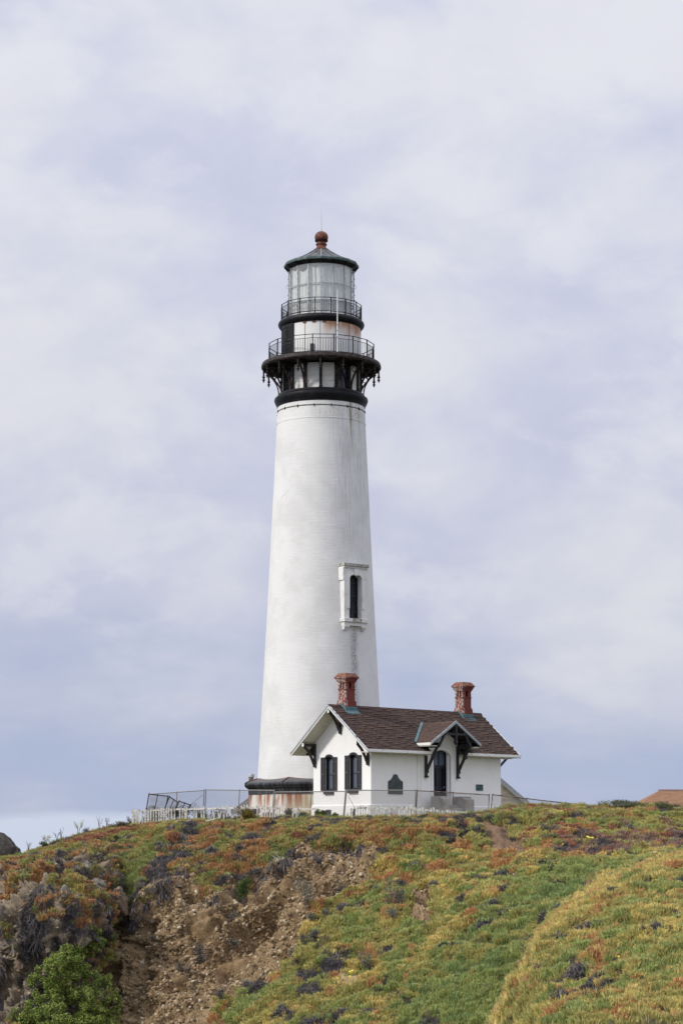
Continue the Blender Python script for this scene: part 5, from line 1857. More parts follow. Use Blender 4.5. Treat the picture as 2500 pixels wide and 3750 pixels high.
# ------------------------------------------------------------------ instanced ground cover (stuff)
def tuft_mesh(name, n, spread, lmin, lmax, thick, lean, seed, mat='tuft_leaf'):
    r = random.Random(seed)
    b = MB()
    for i in range(n):
        a = r.uniform(0, 2 * math.pi)
        q = spread * math.sqrt(r.random())
        bx, by = q * math.cos(a), q * math.sin(a)
        l = r.uniform(lmin, lmax)
        la = a + r.uniform(-.7, .7)
        ln = lean * (0.25 + q / spread) * r.uniform(.5, 1.2)
        m = Vector((bx + math.cos(la) * ln * l * .35, by + math.sin(la) * ln * l * .35, l * .55))
        t = Vector((bx + math.cos(la) * ln * l, by + math.sin(la) * ln * l, l * (1 - .25 * ln)))
        w = thick * r.uniform(.8, 1.2)
        ring = lambda c, s: [c + Vector((math.cos(k * 2.0944 + a) * s, math.sin(k * 2.0944 + a) * s, 0)) for k in range(3)]
        P = ring(Vector((bx, by, -.02)), w * .8) + ring(m, w) + [t]
        b.poly(P, [(0, 1, 4, 3), (1, 2, 5, 4), (2, 0, 3, 5), (3, 4, 6), (4, 5, 6), (5, 3, 6)])
    me = b.mesh(name, mat)
    return me


def hidden_source(name, me):
    """instance source: not linked to the scene collection, only the ground cover uses it"""
    return bpy.data.objects.new(name, me)


def instancer(name, pts, eul, scl, tint, me, label):
    m = bpy.data.meshes.new(name)
    m.from_pydata(np.asarray(pts).tolist(), [], [])
    for nm, ty, arr, key in (('rotv', 'FLOAT_VECTOR', eul, 'vector'), ('sclv', 'FLOAT_VECTOR', scl, 'vector'), ('tint', 'FLOAT_COLOR', tint, 'color')):
        at_ = m.attributes.new(nm, ty, 'POINT')
        at_.data.foreach_set(key, np.ascontiguousarray(arr, dtype=np.float32).reshape(-1))
    o = link(name, m)
    g = bpy.data.node_groups.new(name + '_scatter', 'GeometryNodeTree')
    g.interface.new_socket('Geometry', in_out='INPUT', socket_type='NodeSocketGeometry')
    g.interface.new_socket('Geometry', in_out='OUTPUT', socket_type='NodeSocketGeometry')
    N = g.nodes
    gi, go = N.new('NodeGroupInput'), N.new('NodeGroupOutput')
    ip = N.new('GeometryNodeInstanceOnPoints')
    oi = N.new('GeometryNodeObjectInfo')
    oi.inputs['Object'].default_value = hidden_source(name + '_piece', me)
    oi.inputs['As Instance'].default_value = True
    ar = N.new('GeometryNodeInputNamedAttribute')
    ar.data_type = 'FLOAT_VECTOR'
    ar.inputs['Name'].default_value = 'rotv'
    e2r = N.new('FunctionNodeEulerToRotation')
    as_ = N.new('GeometryNodeInputNamedAttribute')
    as_.data_type = 'FLOAT_VECTOR'
    as_.inputs['Name'].default_value = 'sclv'
    L_ = g.links.new
    L_(gi.outputs[0], ip.inputs['Points'])
    L_(oi.outputs['Geometry'], ip.inputs['Instance'])
    L_(ar.outputs[0], e2r.inputs[0])
    L_(e2r.outputs[0], ip.inputs['Rotation'])
    L_(as_.outputs[0], ip.inputs['Scale'])
    L_(ip.outputs[0], go.inputs[0])
    md = o.modifiers.new('scatter', 'NODES')
    md.node_group = g
    tag(o, label, None, None, 'stuff')
    return o


def eulers(nrm, spin):
    z = nrm / np.linalg.norm(nrm, axis=1, keepdims=True)
    ref = np.where(np.abs(z[:, 2:3]) < .95, np.array([[0, 0, 1.0]]), np.array([[1.0, 0, 0]]))
    x = np.cross(ref, z)
    x /= np.linalg.norm(x, axis=1, keepdims=True)
    y = np.cross(z, x)
    c, s = np.cos(spin)[:, None], np.sin(spin)[:, None]
    x, y = x * c + y * s, y * c - x * s
    return np.stack([np.arctan2(y[:, 2], z[:, 2]), -np.arcsin(np.clip(x[:, 2], -1, 1)), np.arctan2(x[:, 1], x[:, 0])], -1)


# area of every cell of the bluff, to scatter evenly over the real surface
A = GD[:-1, :-1]; Bq = GD[1:, :-1]; Cq = GD[1:, 1:]; Dq = GD[:-1, 1:]
area = (np.linalg.norm(np.cross(Bq - A, Cq - A), axis=-1) + np.linalg.norm(np.cross(Cq - A, Dq - A), axis=-1)) / 2
cu = (UU[:-1, :-1] + UU[1:, 1:]) / 2
cvv = (VV[:-1, :-1] + VV[1:, 1:]) / 2
inview = (cu > -70) & (cu < 2570) & (cvv < 3830)


def scatter(density, extra=None):
    """density: expected number per square metre for every cell -> u, v, point, normal"""
    lam = (density * area).reshape(-1)
    n = rng.poisson(lam)
    ci = np.repeat(np.arange(lam.size), n)
    r, c = np.unravel_index(ci, area.shape)
    a, b_ = rng.random(len(ci)), rng.random(len(ci))
    w = np.stack([(1 - a) * (1 - b_), a * (1 - b_), a * b_, (1 - a) * b_], -1)
    def mixg(G):
        return (w[:, 0, None] * G[r, c].reshape(len(ci), -1) + w[:, 1, None] * G[r + 1, c].reshape(len(ci), -1) +
                w[:, 2, None] * G[r + 1, c + 1].reshape(len(ci), -1) + w[:, 3, None] * G[r, c + 1].reshape(len(ci), -1))
    return mixg(UU)[:, 0], mixg(VV)[:, 0], mixg(GD), mixg(GN2)


GREEN = np.array((0.33, 0.385, 0.105)); OLIVE = np.array((0.45, 0.405, 0.11)); YEL = np.array((0.64, 0.51, 0.14))
ORANGE = np.array((0.56, 0.295, 0.105)); RED = np.array((0.42, 0.165, 0.095)); DEAD = np.array((0.080, 0.070, 0.074)); GREYD = np.array((0.20, 0.185, 0.185))
BLUEG = np.array((0.25, 0.335, 0.105)); MAUVE = np.array((0.31, 0.20, 0.15))
PAL = np.array([GREEN, OLIVE, YEL, ORANGE, RED, BLUEG, MAUVE])


def veg(u, v, p):
    """shares of each colour of ice plant, and how much of it is dead, at a place"""
    n = len(u)
    reg = regions(u, v)
    w = np.tile(np.array([.20, .30, .10, .24, .10, .0, .0]), (n, 1))
    left = (v < np.interp(u, [0, 600, 1100, 1500, 1750, 1900], [3800, 3320, 3200, 3120, 3100, 3000])) & (u < 1900)
    w[left] = [.17, .30, .07, .28, .10, .0, .02]
    topl = (u < 560) & (v < np.interp(u, [0, 200, 480, 560], [3170, 3140, 3080, 3060]))
    w[topl] = [.22, .22, .05, .28, .13, .07, .0]
    mid = (u > 850) & (v > np.interp(u, [850, 1300, 1800, 2200], [3600, 3300, 3200, 3130])) & ~reg['near']
    w[mid] = [.32, .40, .16, .08, .01, .03, .0]
    rmound = (u > 1760) & (v < np.interp(u, [1760, 1900, 2200, 2500], [3110, 3150, 3150, 3130]))
    w[rmound] = [.20, .42, .03, .12, .08, .03, .12]
    rband = (u > 2050) & (v > 3085) & (v < np.interp(u, [2050, 2500], [3170, 3135]))
    w[rband] = [.05, .14, .0, .12, .26, .02, .40]
    w[reg['strip']] = [.58, .36, .03, .02, .0, .03, .0]
    w[reg['swath']] = [.56, .17, .03, .004, .0, .24, .0]
    nr_ = reg['near']
    w[nr_] = [.26, .38, .30, .06, .0, .0, .0]
    rv = np.interp(u, RIDGE[:, 0], RIDGE[:, 1])
    lip = nr_ & (v < rv + 70 + (fbm(p * .7, 3, 191) - .5) * 260 + rng.normal(0, 22, n))
    w[lip] = [.03, .16, .60, .20, .0, .0, .0]  # sunlit edge of the near shoulder, put into the plants' yellow and orange
    q = p * 0.8
    f1, f2, f3 = fbm(q, 4, 101, .75), fbm(q * 1.1 + 40, 4, 111, .75), fbm(p * .35, 3, 121)
    w[:, 3:5] *= np.exp((f1 - .5) * 5.0)[:, None]
    w[:, [0, 5]] *= np.exp((f2 - .5) * 5.0)[:, None]
    w[:, 2] *= np.exp((f3 - .5) * 5)
    w /= w.sum(1, keepdims=True)
    # dead mats, much more of them on the steep left than on the lush right
    dd = fbm(p * 0.95 + 9, 4, 131, .55)
    thr = np.full(n, .69)
    thr[left] = .555
    thr[topl] = .66
    thr[reg['strip']] = .72
    thr[reg['swath']] = .73
    thr[rmound] = .625
    thr[nr_] = .675
    thr[mid & ~reg['swath']] = .645
    edge = (v > np.interp(u, [450, 700, 900, 1100, 1350], [3180, 3190, 3200, 3130, 3110])) & left & (u > 430)
    thr[edge] = .50
    return reg, w, dd > thr, dd - thr


def cover_density(base):
    reg = REG
    d = np.full(area.shape, float(base))
    bare = (reg['bare'] | reg['trail'] | reg['scar'] | reg['patch'] | reg['gully'])[:-1, :-1]
    d[bare] = 0
    rk = reg['rock'][:-1, :-1]
    hang = fbm(GD[:-1, :-1] * np.array([.8, .8, .35]), 4, 141)
    lowv = smoothstep(cvv, 3200, 3560)
    d = np.where(rk, np.where(hang > .505 + .12 * lowv, base, 0), d)
    return d


cd = cover_density(125) * inview
cd += (~inview) * (cu > -800) * (cu < 3400) * (cvv < 4300) * 14 * (cover_density(1) > 0)
u_, v_, p_, n_ = scatter(cd)
reg_, w_, dead_, dm_ = veg(u_, v_, p_)
live = ~dead_
patch_ = np.stack([fbm(p_ * 1.15 + 23.0 * k, 4, 400 + 7 * k, .62) for k in range(len(PAL))], 1)        # colours keep together in patches
pick = (np.log(w_ + 1e-5) + (patch_ - .5) * 10.0 + rng.gumbel(0, .30, w_.shape)).argmax(1)
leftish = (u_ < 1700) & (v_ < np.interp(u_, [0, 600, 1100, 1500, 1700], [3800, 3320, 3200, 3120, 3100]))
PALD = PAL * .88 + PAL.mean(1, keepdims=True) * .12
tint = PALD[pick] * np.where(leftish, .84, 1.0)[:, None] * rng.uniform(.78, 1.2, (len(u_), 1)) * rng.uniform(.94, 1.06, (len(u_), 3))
up = np.array([[0, 0, 1.0]])
nn = n_ * .28 + up * .85 + rng.normal(0, .13, n_.shape)
eu = eulers(nn, rng.uniform(0, 2 * math.pi, len(u_)))
lump = .60 + .85 * smoothstep(fbm(p_ * 2.6, 3, 151, .6), .28, .72)          # bunched into hummocks
sz = rng.uniform(.75, 1.25, len(u_)) * lump
soft = np.where(reg_['swath'] | reg_['strip'] | reg_['near'], 1, 0)
sz *= np.where(reg_['near'], .95, 1.08)
sz *= .5 + .5 * smoothstep(v_ - crest_v(u_), 10, 70)        # wind-clipped along the crest
t4 = lambda t: np.concatenate([t, np.ones((len(t), 1))], 1)
s3 = lambda s, k=1.0: np.stack([s, s, s * k], -1)
kind = rng.random(len(u_)) < np.where(soft == 1, .8, .30)
for nm, sel, me_, lab in (('ice_plant', live & ~kind, tuft_mesh('ice_plant_tuft', 15, .10, .07, .125, .0125, .60, 3), 'orange and green ice plant cover on the bluff'),
                          ('grassy_ice_plant', live & kind, tuft_mesh('ice_plant_blades', 14, .09, .09, .165, .0105, .28, 5), 'fine upright green ice plant cover on the slopes')):
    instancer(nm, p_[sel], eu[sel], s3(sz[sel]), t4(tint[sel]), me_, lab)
dt = np.where(rng.random((len(u_), 1)) < .32, GREYD, DEAD) * rng.uniform(.6, 1.35, (len(u_), 1))
instancer('dead_ice_plant', p_[dead_], eulers(n_[dead_] + rng.normal(0, .3, n_[dead_].shape), rng.uniform(0, 6.28, dead_.sum())), s3(sz[dead_] * 1.0, .75), t4(dt[dead_]),
          tuft_mesh('dead_tuft', 14, .13, .06, .13, .0085, 1.3, 8), 'dark dried out mats of dead ice plant')

# dead runners hanging over the left hand rocks
hd = np.where(REG['rock'][:-1, :-1] & (fbm(GD[:-1, :-1] * np.array([1.0, 1.0, .22]) + 5, 3, 161) > .60), 18.0, 0) * inview
lipz = REG['bare'] & ~regions(UU, VV - 48)['bare'] & (UU > 440)
hd = np.maximum(hd, np.where(lipz[:-1, :-1] & (fbm(GD[:-1, :-1] * np.array([1.3, 1.3, .4]) + 2, 3, 167) > .54), 22.0, 0) * inview)
u2, v2, p2_, n2 = scatter(hd)
dn = n2 * .45 + np.array([[0, -.2, -.9]]) + rng.normal(0, .25, n2.shape)
instancer('hanging_dead_runners', p2_ + n2 * .05, eulers(dn, rng.uniform(0, 6.28, len(u2))), s3(rng.uniform(.9, 1.9, len(u2)), 1.9), t4(np.where(rng.random((len(u2), 1)) < .3, GREYD, DEAD) * rng.uniform(.6, 1.3, (len(u2), 1))),
          tuft_mesh('runner_tuft', 9, .11, .10, .24, .008, .6, 9), 'dark dead runners hanging over the rocks and the cliff lip')

# thin grass on the plateau strip behind the crest
def plateau_scatter(n, x0, x1, d0, d1):
    x = rng.uniform(x0, x1, n)
    d = rng.uniform(d0, d1, n)
    G = np.array([GD[0]] + back)
    ds = np.array([0] + ys, float)
    ci = np.interp(x, GD[0][:, 0], np.arange(GD.shape[1]))
    c0 = np.floor(ci).astype(int).clip(0, GD.shape[1] - 2)
    fc = (ci - c0)[:, None]
    ri = np.interp(d, ds, np.arange(len(ds)))
    r0 = np.floor(ri).astype(int).clip(0, len(ds) - 2)
    fr = (ri - r0)[:, None]
    return (G[r0, c0] * (1 - fc) + G[r0, c0 + 1] * fc) * (1 - fr) + (G[r0 + 1, c0] * (1 - fc) + G[r0 + 1, c0 + 1] * fc) * fr


pp = plateau_scatter(9000, -18, 24, 0, 9)
pk = rng.choice(len(PAL), len(pp), p=[.40, .33, .05, .07, .02, .13, .0])
instancer('crest_grass', pp, eulers(np.tile(up, (len(pp), 1)) + rng.normal(0, .2, pp.shape), rng.uniform(0, 6.28, len(pp))), s3(rng.uniform(.6, 1.3, len(pp)), 1.1), t4(PAL[pk] * rng.uniform(.6, 1.1, (len(pp), 1))),
          tuft_mesh('grass_tuft', 12, .10, .10, .20, .007, .5, 12), 'short grass and weeds on the flat ground round the house')

# cobbles of the bare cliff
def stone_mesh(name, seed, mat='cobble', sub=1):
    import bmesh
    bm = bmesh.new()
    bmesh.ops.create_icosphere(bm, subdivisions=sub, radius=1)
    r = random.Random(seed)
    for q in bm.verts:
        q.co *= r.uniform(.70, 1.22)
        q.co.z *= .72
    me = bpy.data.meshes.new(name)
    bm.to_mesh(me)
    bm.free()
    me.materials.append(MAT[mat])
    me.polygons.foreach_set('use_smooth', [True] * len(me.polygons))
    return me


cb_d = np.where(REG['bare'][:-1, :-1], 1.0, 0) + np.where(REG['scar'][:-1, :-1], .5, 0) + np.where(REG['rock'][:-1, :-1], .10, 0)
den = fbm(GD[:-1, :-1] * .6, 3, 171)
for nm, dens, smin, smax, sd, lab in (('cobbles', 38, .030, .125, 1, 'pale rounded cobbles set in the bare cliff'), ('gravel', 60, .018, .045, 2, 'small gravel and grit of the bare cliff')):
    u3, v3, p3, n3 = scatter(cb_d * dens * np.clip((den - .30) * 5.5, .12, 1.6) * inview)
    s_ = smin + (smax - smin) * rng.random(len(u3)) ** 2.8
    base = np.array([(0.29, 0.208, 0.12), (0.40, 0.315, 0.205), (0.19, 0.13, 0.072), (0.25, 0.175, 0.10), (0.47, 0.405, 0.30)])
    tt = base[rng.choice(5, len(u3), p=[.30, .20, .22, .2, .08])] * rng.uniform(.7, 1.15, (len(u3), 1))
    instancer(nm, p3 + n3 * (s_ * .02)[:, None], eulers(n3 + rng.normal(0, .5, n3.shape), rng.uniform(0, 6.28, len(u3))), np.stack([s_ * rng.uniform(.8, 1.35, len(u3)), s_, s_], -1), t4(tt), stone_mesh(nm + '_stone', sd), lab)


# ------------------------------------------------------------------ single rocks on the left hand cliff
def boulder(u, v, wpx, hpx, mat, label, seed, depth=.7, sink=.35, name='boulder', group=None, blocky_=True):
    import bmesh
    p, n = ground(u, v)
    dist_ = p.y - CAM[1]
    sx, sz_ = wpx / FOC * dist_ / 2, hpx / FOC * dist_ / 2
    bm = bmesh.new()
    bmesh.ops.create_icosphere(bm, subdivisions=4, radius=1)
    r = random.Random(seed)
    planes = [(Vector((r.uniform(-1, 1), r.uniform(-1, .4), r.uniform(-1, 1))).normalized(), r.uniform(.42, .80)) for _ in range(16)]
    co = np.array([q.co for q in bm.verts])
    for nv, dv in planes:
        nv = np.array(nv)
        ex = co @ nv - dv
        co = co - np.where(ex > 0, ex, 0)[:, None] * nv * .92
    nz = (fbm(co * 1.7 + seed * 7.1, 5, 200 + seed, .6) - .5)
    co = co * (1 + nz[:, None] * .75)
    co = co * np.array([sx, max(sx, sz_) * depth, sz_]) * 1.12
    for q, c in zip(bm.verts, co):
        q.co = c
    me = bpy.data.meshes.new(name)
    bm.to_mesh(me)
    bm.free()
    me.materials.append(MAT[mat])
    me.polygons.foreach_set('use_smooth', [True] * len(me.polygons))
    me.set_sharp_from_angle(angle=R(32))
    o = link(name, me)
    o.location = p + Vector((0, sx * depth * (1 - 2 * sink) * -1 + sx * depth * .3, 0))
    o.rotation_euler = (r.uniform(-.15, .15), r.uniform(-.12, .12), r.uniform(-.4, .4))
    tag(o, label, 'rock', group)
    return o


boulder(306, 3216, 72, 66, 'rock_grey', 'rounded grey lichened boulder, highest of the left cliff rocks', 1)
boulder(330, 3268, 78, 56, 'rock_grey', 'dark grey jutting rock just below the rounded lichened boulder', 2)
boulder(352, 3222, 70, 120, 'rock_brown', 'brown rock face edging the dark gully right of the grey boulder', 12)
boulder(314, 3322, 62, 72, 'rock_grey', 'squarish grey rock in the middle of the left cliff', 3)
boulder(372, 3330, 80, 130, 'rock_brown', 'tall brown rock wall at the shaded gully edge', 13)
boulder(304, 3376, 36, 58, 'rock_pale', 'small whitish split rock above the green bush', 4)
boulder(270, 3418, 66, 74, 'rock_lichen', 'yellowish lichened rock half behind the top of the green bush', 5)
boulder(232, 3330, 56, 90, 'rock_grey', 'narrow grey rock below hanging plants on the left cliff', 14)
boulder(104, 3448, 30, 74, 'rock_pale', 'thin upright pale slab on the left cliff', 6)
boulder(122, 3542, 52, 74, 'rock_brown', 'smooth tan rock panel left of the green bush', 7)
boulder(66, 3690, 86, 90, 'rock_lichen', 'pale yellowish rock at the lower left beside the bush', 8)
boulder(10, 3350, 60, 80, 'rock_grey', 'grey rock cut by the left picture edge', 9)
boulder(20, 3560, 90, 150, 'rock_brown', 'brown rock at the lower left picture edge', 15)
boulder(385, 3128, 78, 26, 'rock_brown', 'low flat brown rock on top of the left cliff', 10)
boulder(1280, 3200, 34, 30, 'rock_pale', 'pale block in the small upper scarp', 11)
boulder(654, 3278, 40, 26, 'rock_brown', 'tan stone ledge under the dead mat at the top of the bare cliff', 16)
boulder(738, 3360, 24, 40, 'rock_brown', 'narrow tan stone standing out of the middle of the bare cliff', 17)

# dark rock hill cut by the left edge of the photo
p = thing('rock_hill', at(-40, 3140, 128), 'dark rounded rock rising behind the crest at the left edge', 'rock')
P, F = [], []
na, nh = 28, 12
hb = at(-40, 3140, 128)
pk_ = at(-45, 3035, 128)
for j in range(nh):
    t = j / (nh - 1)
    for i in range(na):
        a = 2 * math.pi * i / na
        rr = (2.7 * (1 - t ** 1.5) ** .6 + .02)
        q = np.array([rr * math.cos(a), rr * .8 * math.sin(a), -1.5 + t * (pk_[2] - hb[2] + 1.5)])
        P.append(q)
P = np.array(P)
P[:, :2] *= (1 + (fbm(P * 1.3 + 3, 5, 77, .65) - .5) * .8)[:, None]
P[:, 2] += (fbm(P * 2.0 + 9, 3, 78) - .5) * .3
for j in range(nh - 1):
    for i in range(na):
        F.append((j * na + i, j * na + (i + 1) % na, (j + 1) * na + (i + 1) % na, (j + 1) * na + i))
MB().poly(P, F).build('rock_face', 'rock_dark', p, True)


# ------------------------------------------------------------------ shrubs and weeds, each its own thing
def leaf_cloud(centers, n, size, cols, seed, shape=1.8, nrm_out=.6, up_=.35, origin=Vector((0, 0, 0))):
    """many small leaf faces spread in clumps; returns a mesh with leaf colours"""
    r = np.random.default_rng(seed)
    C = np.array([c[:3] for c in centers], float)
    Rr = np.array([c[3:] for c in centers], float)
    wt_ = Rr.prod(1) ** .67
    k = r.choice(len(C), n, p=wt_ / wt_.sum())
    d = r.normal(size=(n, 3))
    d /= np.linalg.norm(d, axis=1, keepdims=True)
    rad = r.random(n) ** .40
    ctr = C[k] + d * Rr[k] * rad[:, None]
    ctr += (np.stack([fbm(ctr * 3 + s * 31, 2, 300 + s) for s in range(3)], -1) - .5) * Rr[k] * .5
    nv = d * nrm_out + np.array([0, 0, up_]) + r.normal(0, .45, (n, 3))
    nv /= np.linalg.norm(nv, axis=1, keepdims=True)
    tx = np.cross(nv, r.normal(size=(n, 3)))
    tx /= np.linalg.norm(tx, axis=1, keepdims=True)
    ty = np.cross(nv, tx)
    s = size * r.uniform(.6, 1.25, n)[:, None]
    V = np.stack([ctr - tx * s * shape * .5, ctr + ty * s * .42 + nv * s * .08, ctr + tx * s * shape * .5 - nv * s * .1, ctr - ty * s * .42 + nv * s * .08], 1) - np.array(origin)
    me = bpy.data.meshes.new('foliage')
    me.from_pydata(V.reshape(-1, 3).tolist(), [], np.arange(4 * n).reshape(-1, 4).tolist())
    cc = np.array(cols)[r.choice(len(cols), n)] * r.uniform(.75, 1.2, (n, 1))
    ca = me.color_attributes.new('leaf', 'FLOAT_COLOR', 'POINT')
    ca.data.foreach_set('color', np.repeat(np.concatenate([cc, np.ones((n, 1))], 1), 4, 0).astype(np.float32).reshape(-1))
    me.materials.append(MAT['leaf'])
    me.update()
    return me


def shrub(u, v, wpx, hpx, label, cols, seed, n=700, leaf=.035, kind='shrub', name='shrub', depth=.8, lumps=6, pos=None, group=None, up_=.35, sink=.0, twigs=7):
    """low shrub: a few twigs with a crown of leaf clumps, rooted at (u, v)"""
    p, nrm = (pos, Vector((0, 0, 1))) if pos is not None else ground(u, v)
    p = Vector(p)
    D = p.y - CAM[1]
    W_, H_ = wpx / FOC * D, hpx / FOC * D
    r = random.Random(seed)
    o = thing(name, p, label, kind, group)
    cs = []
    for i in range(lumps):
        a = r.uniform(0, 6.28)
        q = math.sqrt(r.random()) * .62
        rr = r.uniform(.26, .42)
        cs.append((q * W_ / 2 * math.cos(a), q * W_ / 2 * depth * math.sin(a) - .05, H_ * (r.uniform(.25, .72) - sink), W_ * rr * .62, W_ * rr * .62 * depth, H_ * rr * .85))
    link('foliage', leaf_cloud(cs, n, leaf, cols, seed), o)
    b = MB()
    for i in range(twigs):
        c = r.choice(cs)
        b.tube([(r.uniform(-.04, .04), r.uniform(-.04, .04), -.12), (c[0] * .5, c[1] * .5, c[2] * .55), (c[0] + r.uniform(-.05, .05), c[1], c[2] + c[5] * .7)], .012, 4, .004)
    b.build('stem', 'twig', o)
    return o


SAGE = [(0.24, 0.245, 0.19), (0.18, 0.185, 0.145), (0.13, 0.13, 0.115), (0.30, 0.30, 0.26), (0.075, 0.07, 0.075)]
SAGED = [(0.14, 0.14, 0.13), (0.09, 0.088, 0.09), (0.20, 0.20, 0.185), (0.055, 0.05, 0.056)]
GRN = [(0.085, 0.13, 0.035), (0.12, 0.16, 0.045), (0.06, 0.10, 0.03)]
BRN = [(0.085, 0.065, 0.045), (0.06, 0.05, 0.035), (0.12, 0.10, 0.05)]
DGRN = [(0.055, 0.075, 0.03), (0.085, 0.095, 0.035), (0.04, 0.055, 0.028), (0.12, 0.10, 0.05)]
G1 = 'grey leaved shrubs on the bluff'
for a in [(1140, 3375, 92, 120, 'large grey leaved shrub in the right part of the bare cliff', SAGE, 1, 1100),
          (1450, 3350, 104, 116, 'broad grey leaved shrub beside the bare tan scar', SAGE, 2, 1300),
          (1478, 3290, 90, 46, 'dark grey shrub arching over the top of the bare scar', SAGED, 3, 700),
          (1442, 3395, 58, 46, 'small grey shrub just under the broad one beside the scar', SAGE, 4, 500),
          (1342, 3575, 76, 92, 'dark grey shrub low in the middle of the green slope', SAGE, 5, 900),
          (1148, 3408, 52, 44, 'pale grey clump right under the large cliff shrub', SAGE, 6, 450),
          (862, 3478, 62, 46, 'grey shrub low down in the middle of the bare cliff', SAGE, 7, 500),
          (1072, 3522, 46, 50, 'grey shrub where the bare cliff meets the green slope', SAGE, 8, 450),
          (1136, 3495, 52, 48, 'grey shrub a step inside the green slope from the cliff edge', SAGED, 9, 450),
          (740, 3535, 74, 92, 'dark grey shrub, upper one of the pair on the lower bare cliff', SAGED, 10, 800),
          (684, 3612, 64, 66, 'dark grey shrub, lower one of the pair on the lower bare cliff', SAGED, 11, 650),
          (858, 3392, 46, 54, 'grey shrub hanging under the green tuft on the bare cliff', SAGE, 12, 450),
          (552, 3452, 40, 26, 'tiny grey clump near the left side of the bare cliff', SAGED, 13, 250),
          (832, 3705, 50, 70, 'grey shrub at the lower border of cliff and green slope', SAGED, 14, 550),
          (1040, 3735, 60, 40, 'grey shrub at the bottom of the photo on the green slope', SAGE, 15, 450),
          (1202, 3392, 48, 50, 'greenish grey clump on the slope right of the large cliff shrub', SAGE, 16, 400),
          (1255, 3268, 70, 50, 'grey leaved tuft at the right end of the small upper scarp', SAGED, 17, 500),
          (535, 3292, 60, 40, 'silvery clump at the upper left corner of the bare cliff', SAGE, 18, 350),
          (2020, 3105, 110, 26, 'flat bluish green shrub on the right mound above the hollow', SAGE[:3] + GRN, 19, 700),
          (2000, 3085, 70, 40, 'round leaved grey green shrub in the right mound', SAGE + GRN, 20, 500),
          (2150, 3158, 140, 18, 'flat grey green mat in the hollow under the right mound', SAGE[:2] + GRN, 21, 600),
          (2262, 3312, 74, 34, 'dark grey shrub with orange runners on the near shoulder', SAGED, 22, 500)]:
    shrub(a[0], a[1], a[2], a[3], a[4], a[5], a[6], n=a[7], group=G1, leaf=.036)
shrub(910, 3350, 62, 110, 'bright green drooping tuft at the top of the bare cliff', [(0.09, 0.15, 0.03), (0.12, 0.19, 0.045), (0.06, 0.10, 0.025)], 30, n=1500, leaf=.045, name='green_tuft')
shrub(897, 3014, 98, 56, 'rounded green and orange ice plant mound before the picket fence', [(0.17, 0.18, 0.04), (0.24, 0.18, 0.04), (0.28, 0.14, 0.04), (0.12, 0.13, 0.035)], 31, n=2600, leaf=.045, name='ice_plant_mound', kind='plant', depth=.7, lumps=9)
shrub(432, 3046, 88, 36, 'dark brown shrub below the left end of the picket fence', BRN, 32, n=1200, leaf=.035)
shrub(330, 3055, 70, 24, 'grey twiggy shrub on the left grassy crest', SAGED + BRN, 33, n=500, leaf=.03, twigs=16)
shrub(163, 3108, 40, 26, 'bushy green weed at the far left end of the crest', GRN, 34, n=600, leaf=.045, kind='plant', name='weed')
shrub(436, 3106, 30, 26, 'dark green leafy rosette on the orange left slope', [(0.05, 0.10, 0.05), (0.07, 0.12, 0.06)], 35, n=300, leaf=.06, kind='plant', name='weed')
shrub(430, 3147, 56, 26, 'low green plant at the top of the shaded gully', GRN, 36, n=500, leaf=.035, kind='plant', name='weed')
for i, (u, Y, w, h, lab, cols) in enumerate([(920, 114.6, 70, 48, 'dark bush behind the broken picket fence left of the mound', DGRN + BRN), (985, 114.2, 60, 40, 'brown bush behind the broken fence at the base wall corner', BRN + DGRN),
                                            (1055, 113.8, 70, 46, 'dark green bush before the rusty base wall', DGRN), (1105, 113.6, 62, 40, 'low bush at the foot of the rust streaked base wall', DGRN + GRN),
                                            (1172, 112.8, 46, 44, 'yellow green weeds before the left basement vent', GRN + [(0.2, 0.2, 0.04)]), (1225, 112.6, 36, 36, 'sparse green weed beside the left basement vent', GRN),
                                            (560, 117.0, 130, 72, 'low brown green thicket behind the leaning chain link panels', BRN + GRN), (650, 116.6, 110, 76, 'dark thicket behind the left picket fence below the fallen panels', DGRN + BRN), (720, 116.4, 100, 72, 'green bush behind the middle of the left picket fence', DGRN + GRN), (800, 115.8, 90, 66, 'reddish brown bush behind the left picket fence', BRN + [(0.16, 0.07, 0.04)])]):
    pz0 = at(u, 3000, Y)
    pos = (pz0[0], pz0[1], plateau_scatter(1, pz0[0], pz0[0] + .001, 2, 2.01)[0][2] - .02)
    shrub(0, 0, w, h, lab, cols, 50 + i, n=1700, leaf=.045, pos=pos)
shrub(2290, 2956, 210, 34, 'low grey green twiggy shrub on the right hand crest', DGRN + SAGE[:2] + GRN, 60, n=2600, leaf=.035, lumps=12, twigs=26)
shrub(2440, 2968, 150, 34, 'dull green bushy plant at the right end of the crest', GRN + DGRN, 61, n=1800, leaf=.035, lumps=9)
shrub(480, 3005, 44, 26, 'small twiggy weed at the left end of the picket fence', BRN + GRN, 62, n=350, leaf=.03, kind='plant', name='weed', twigs=14)


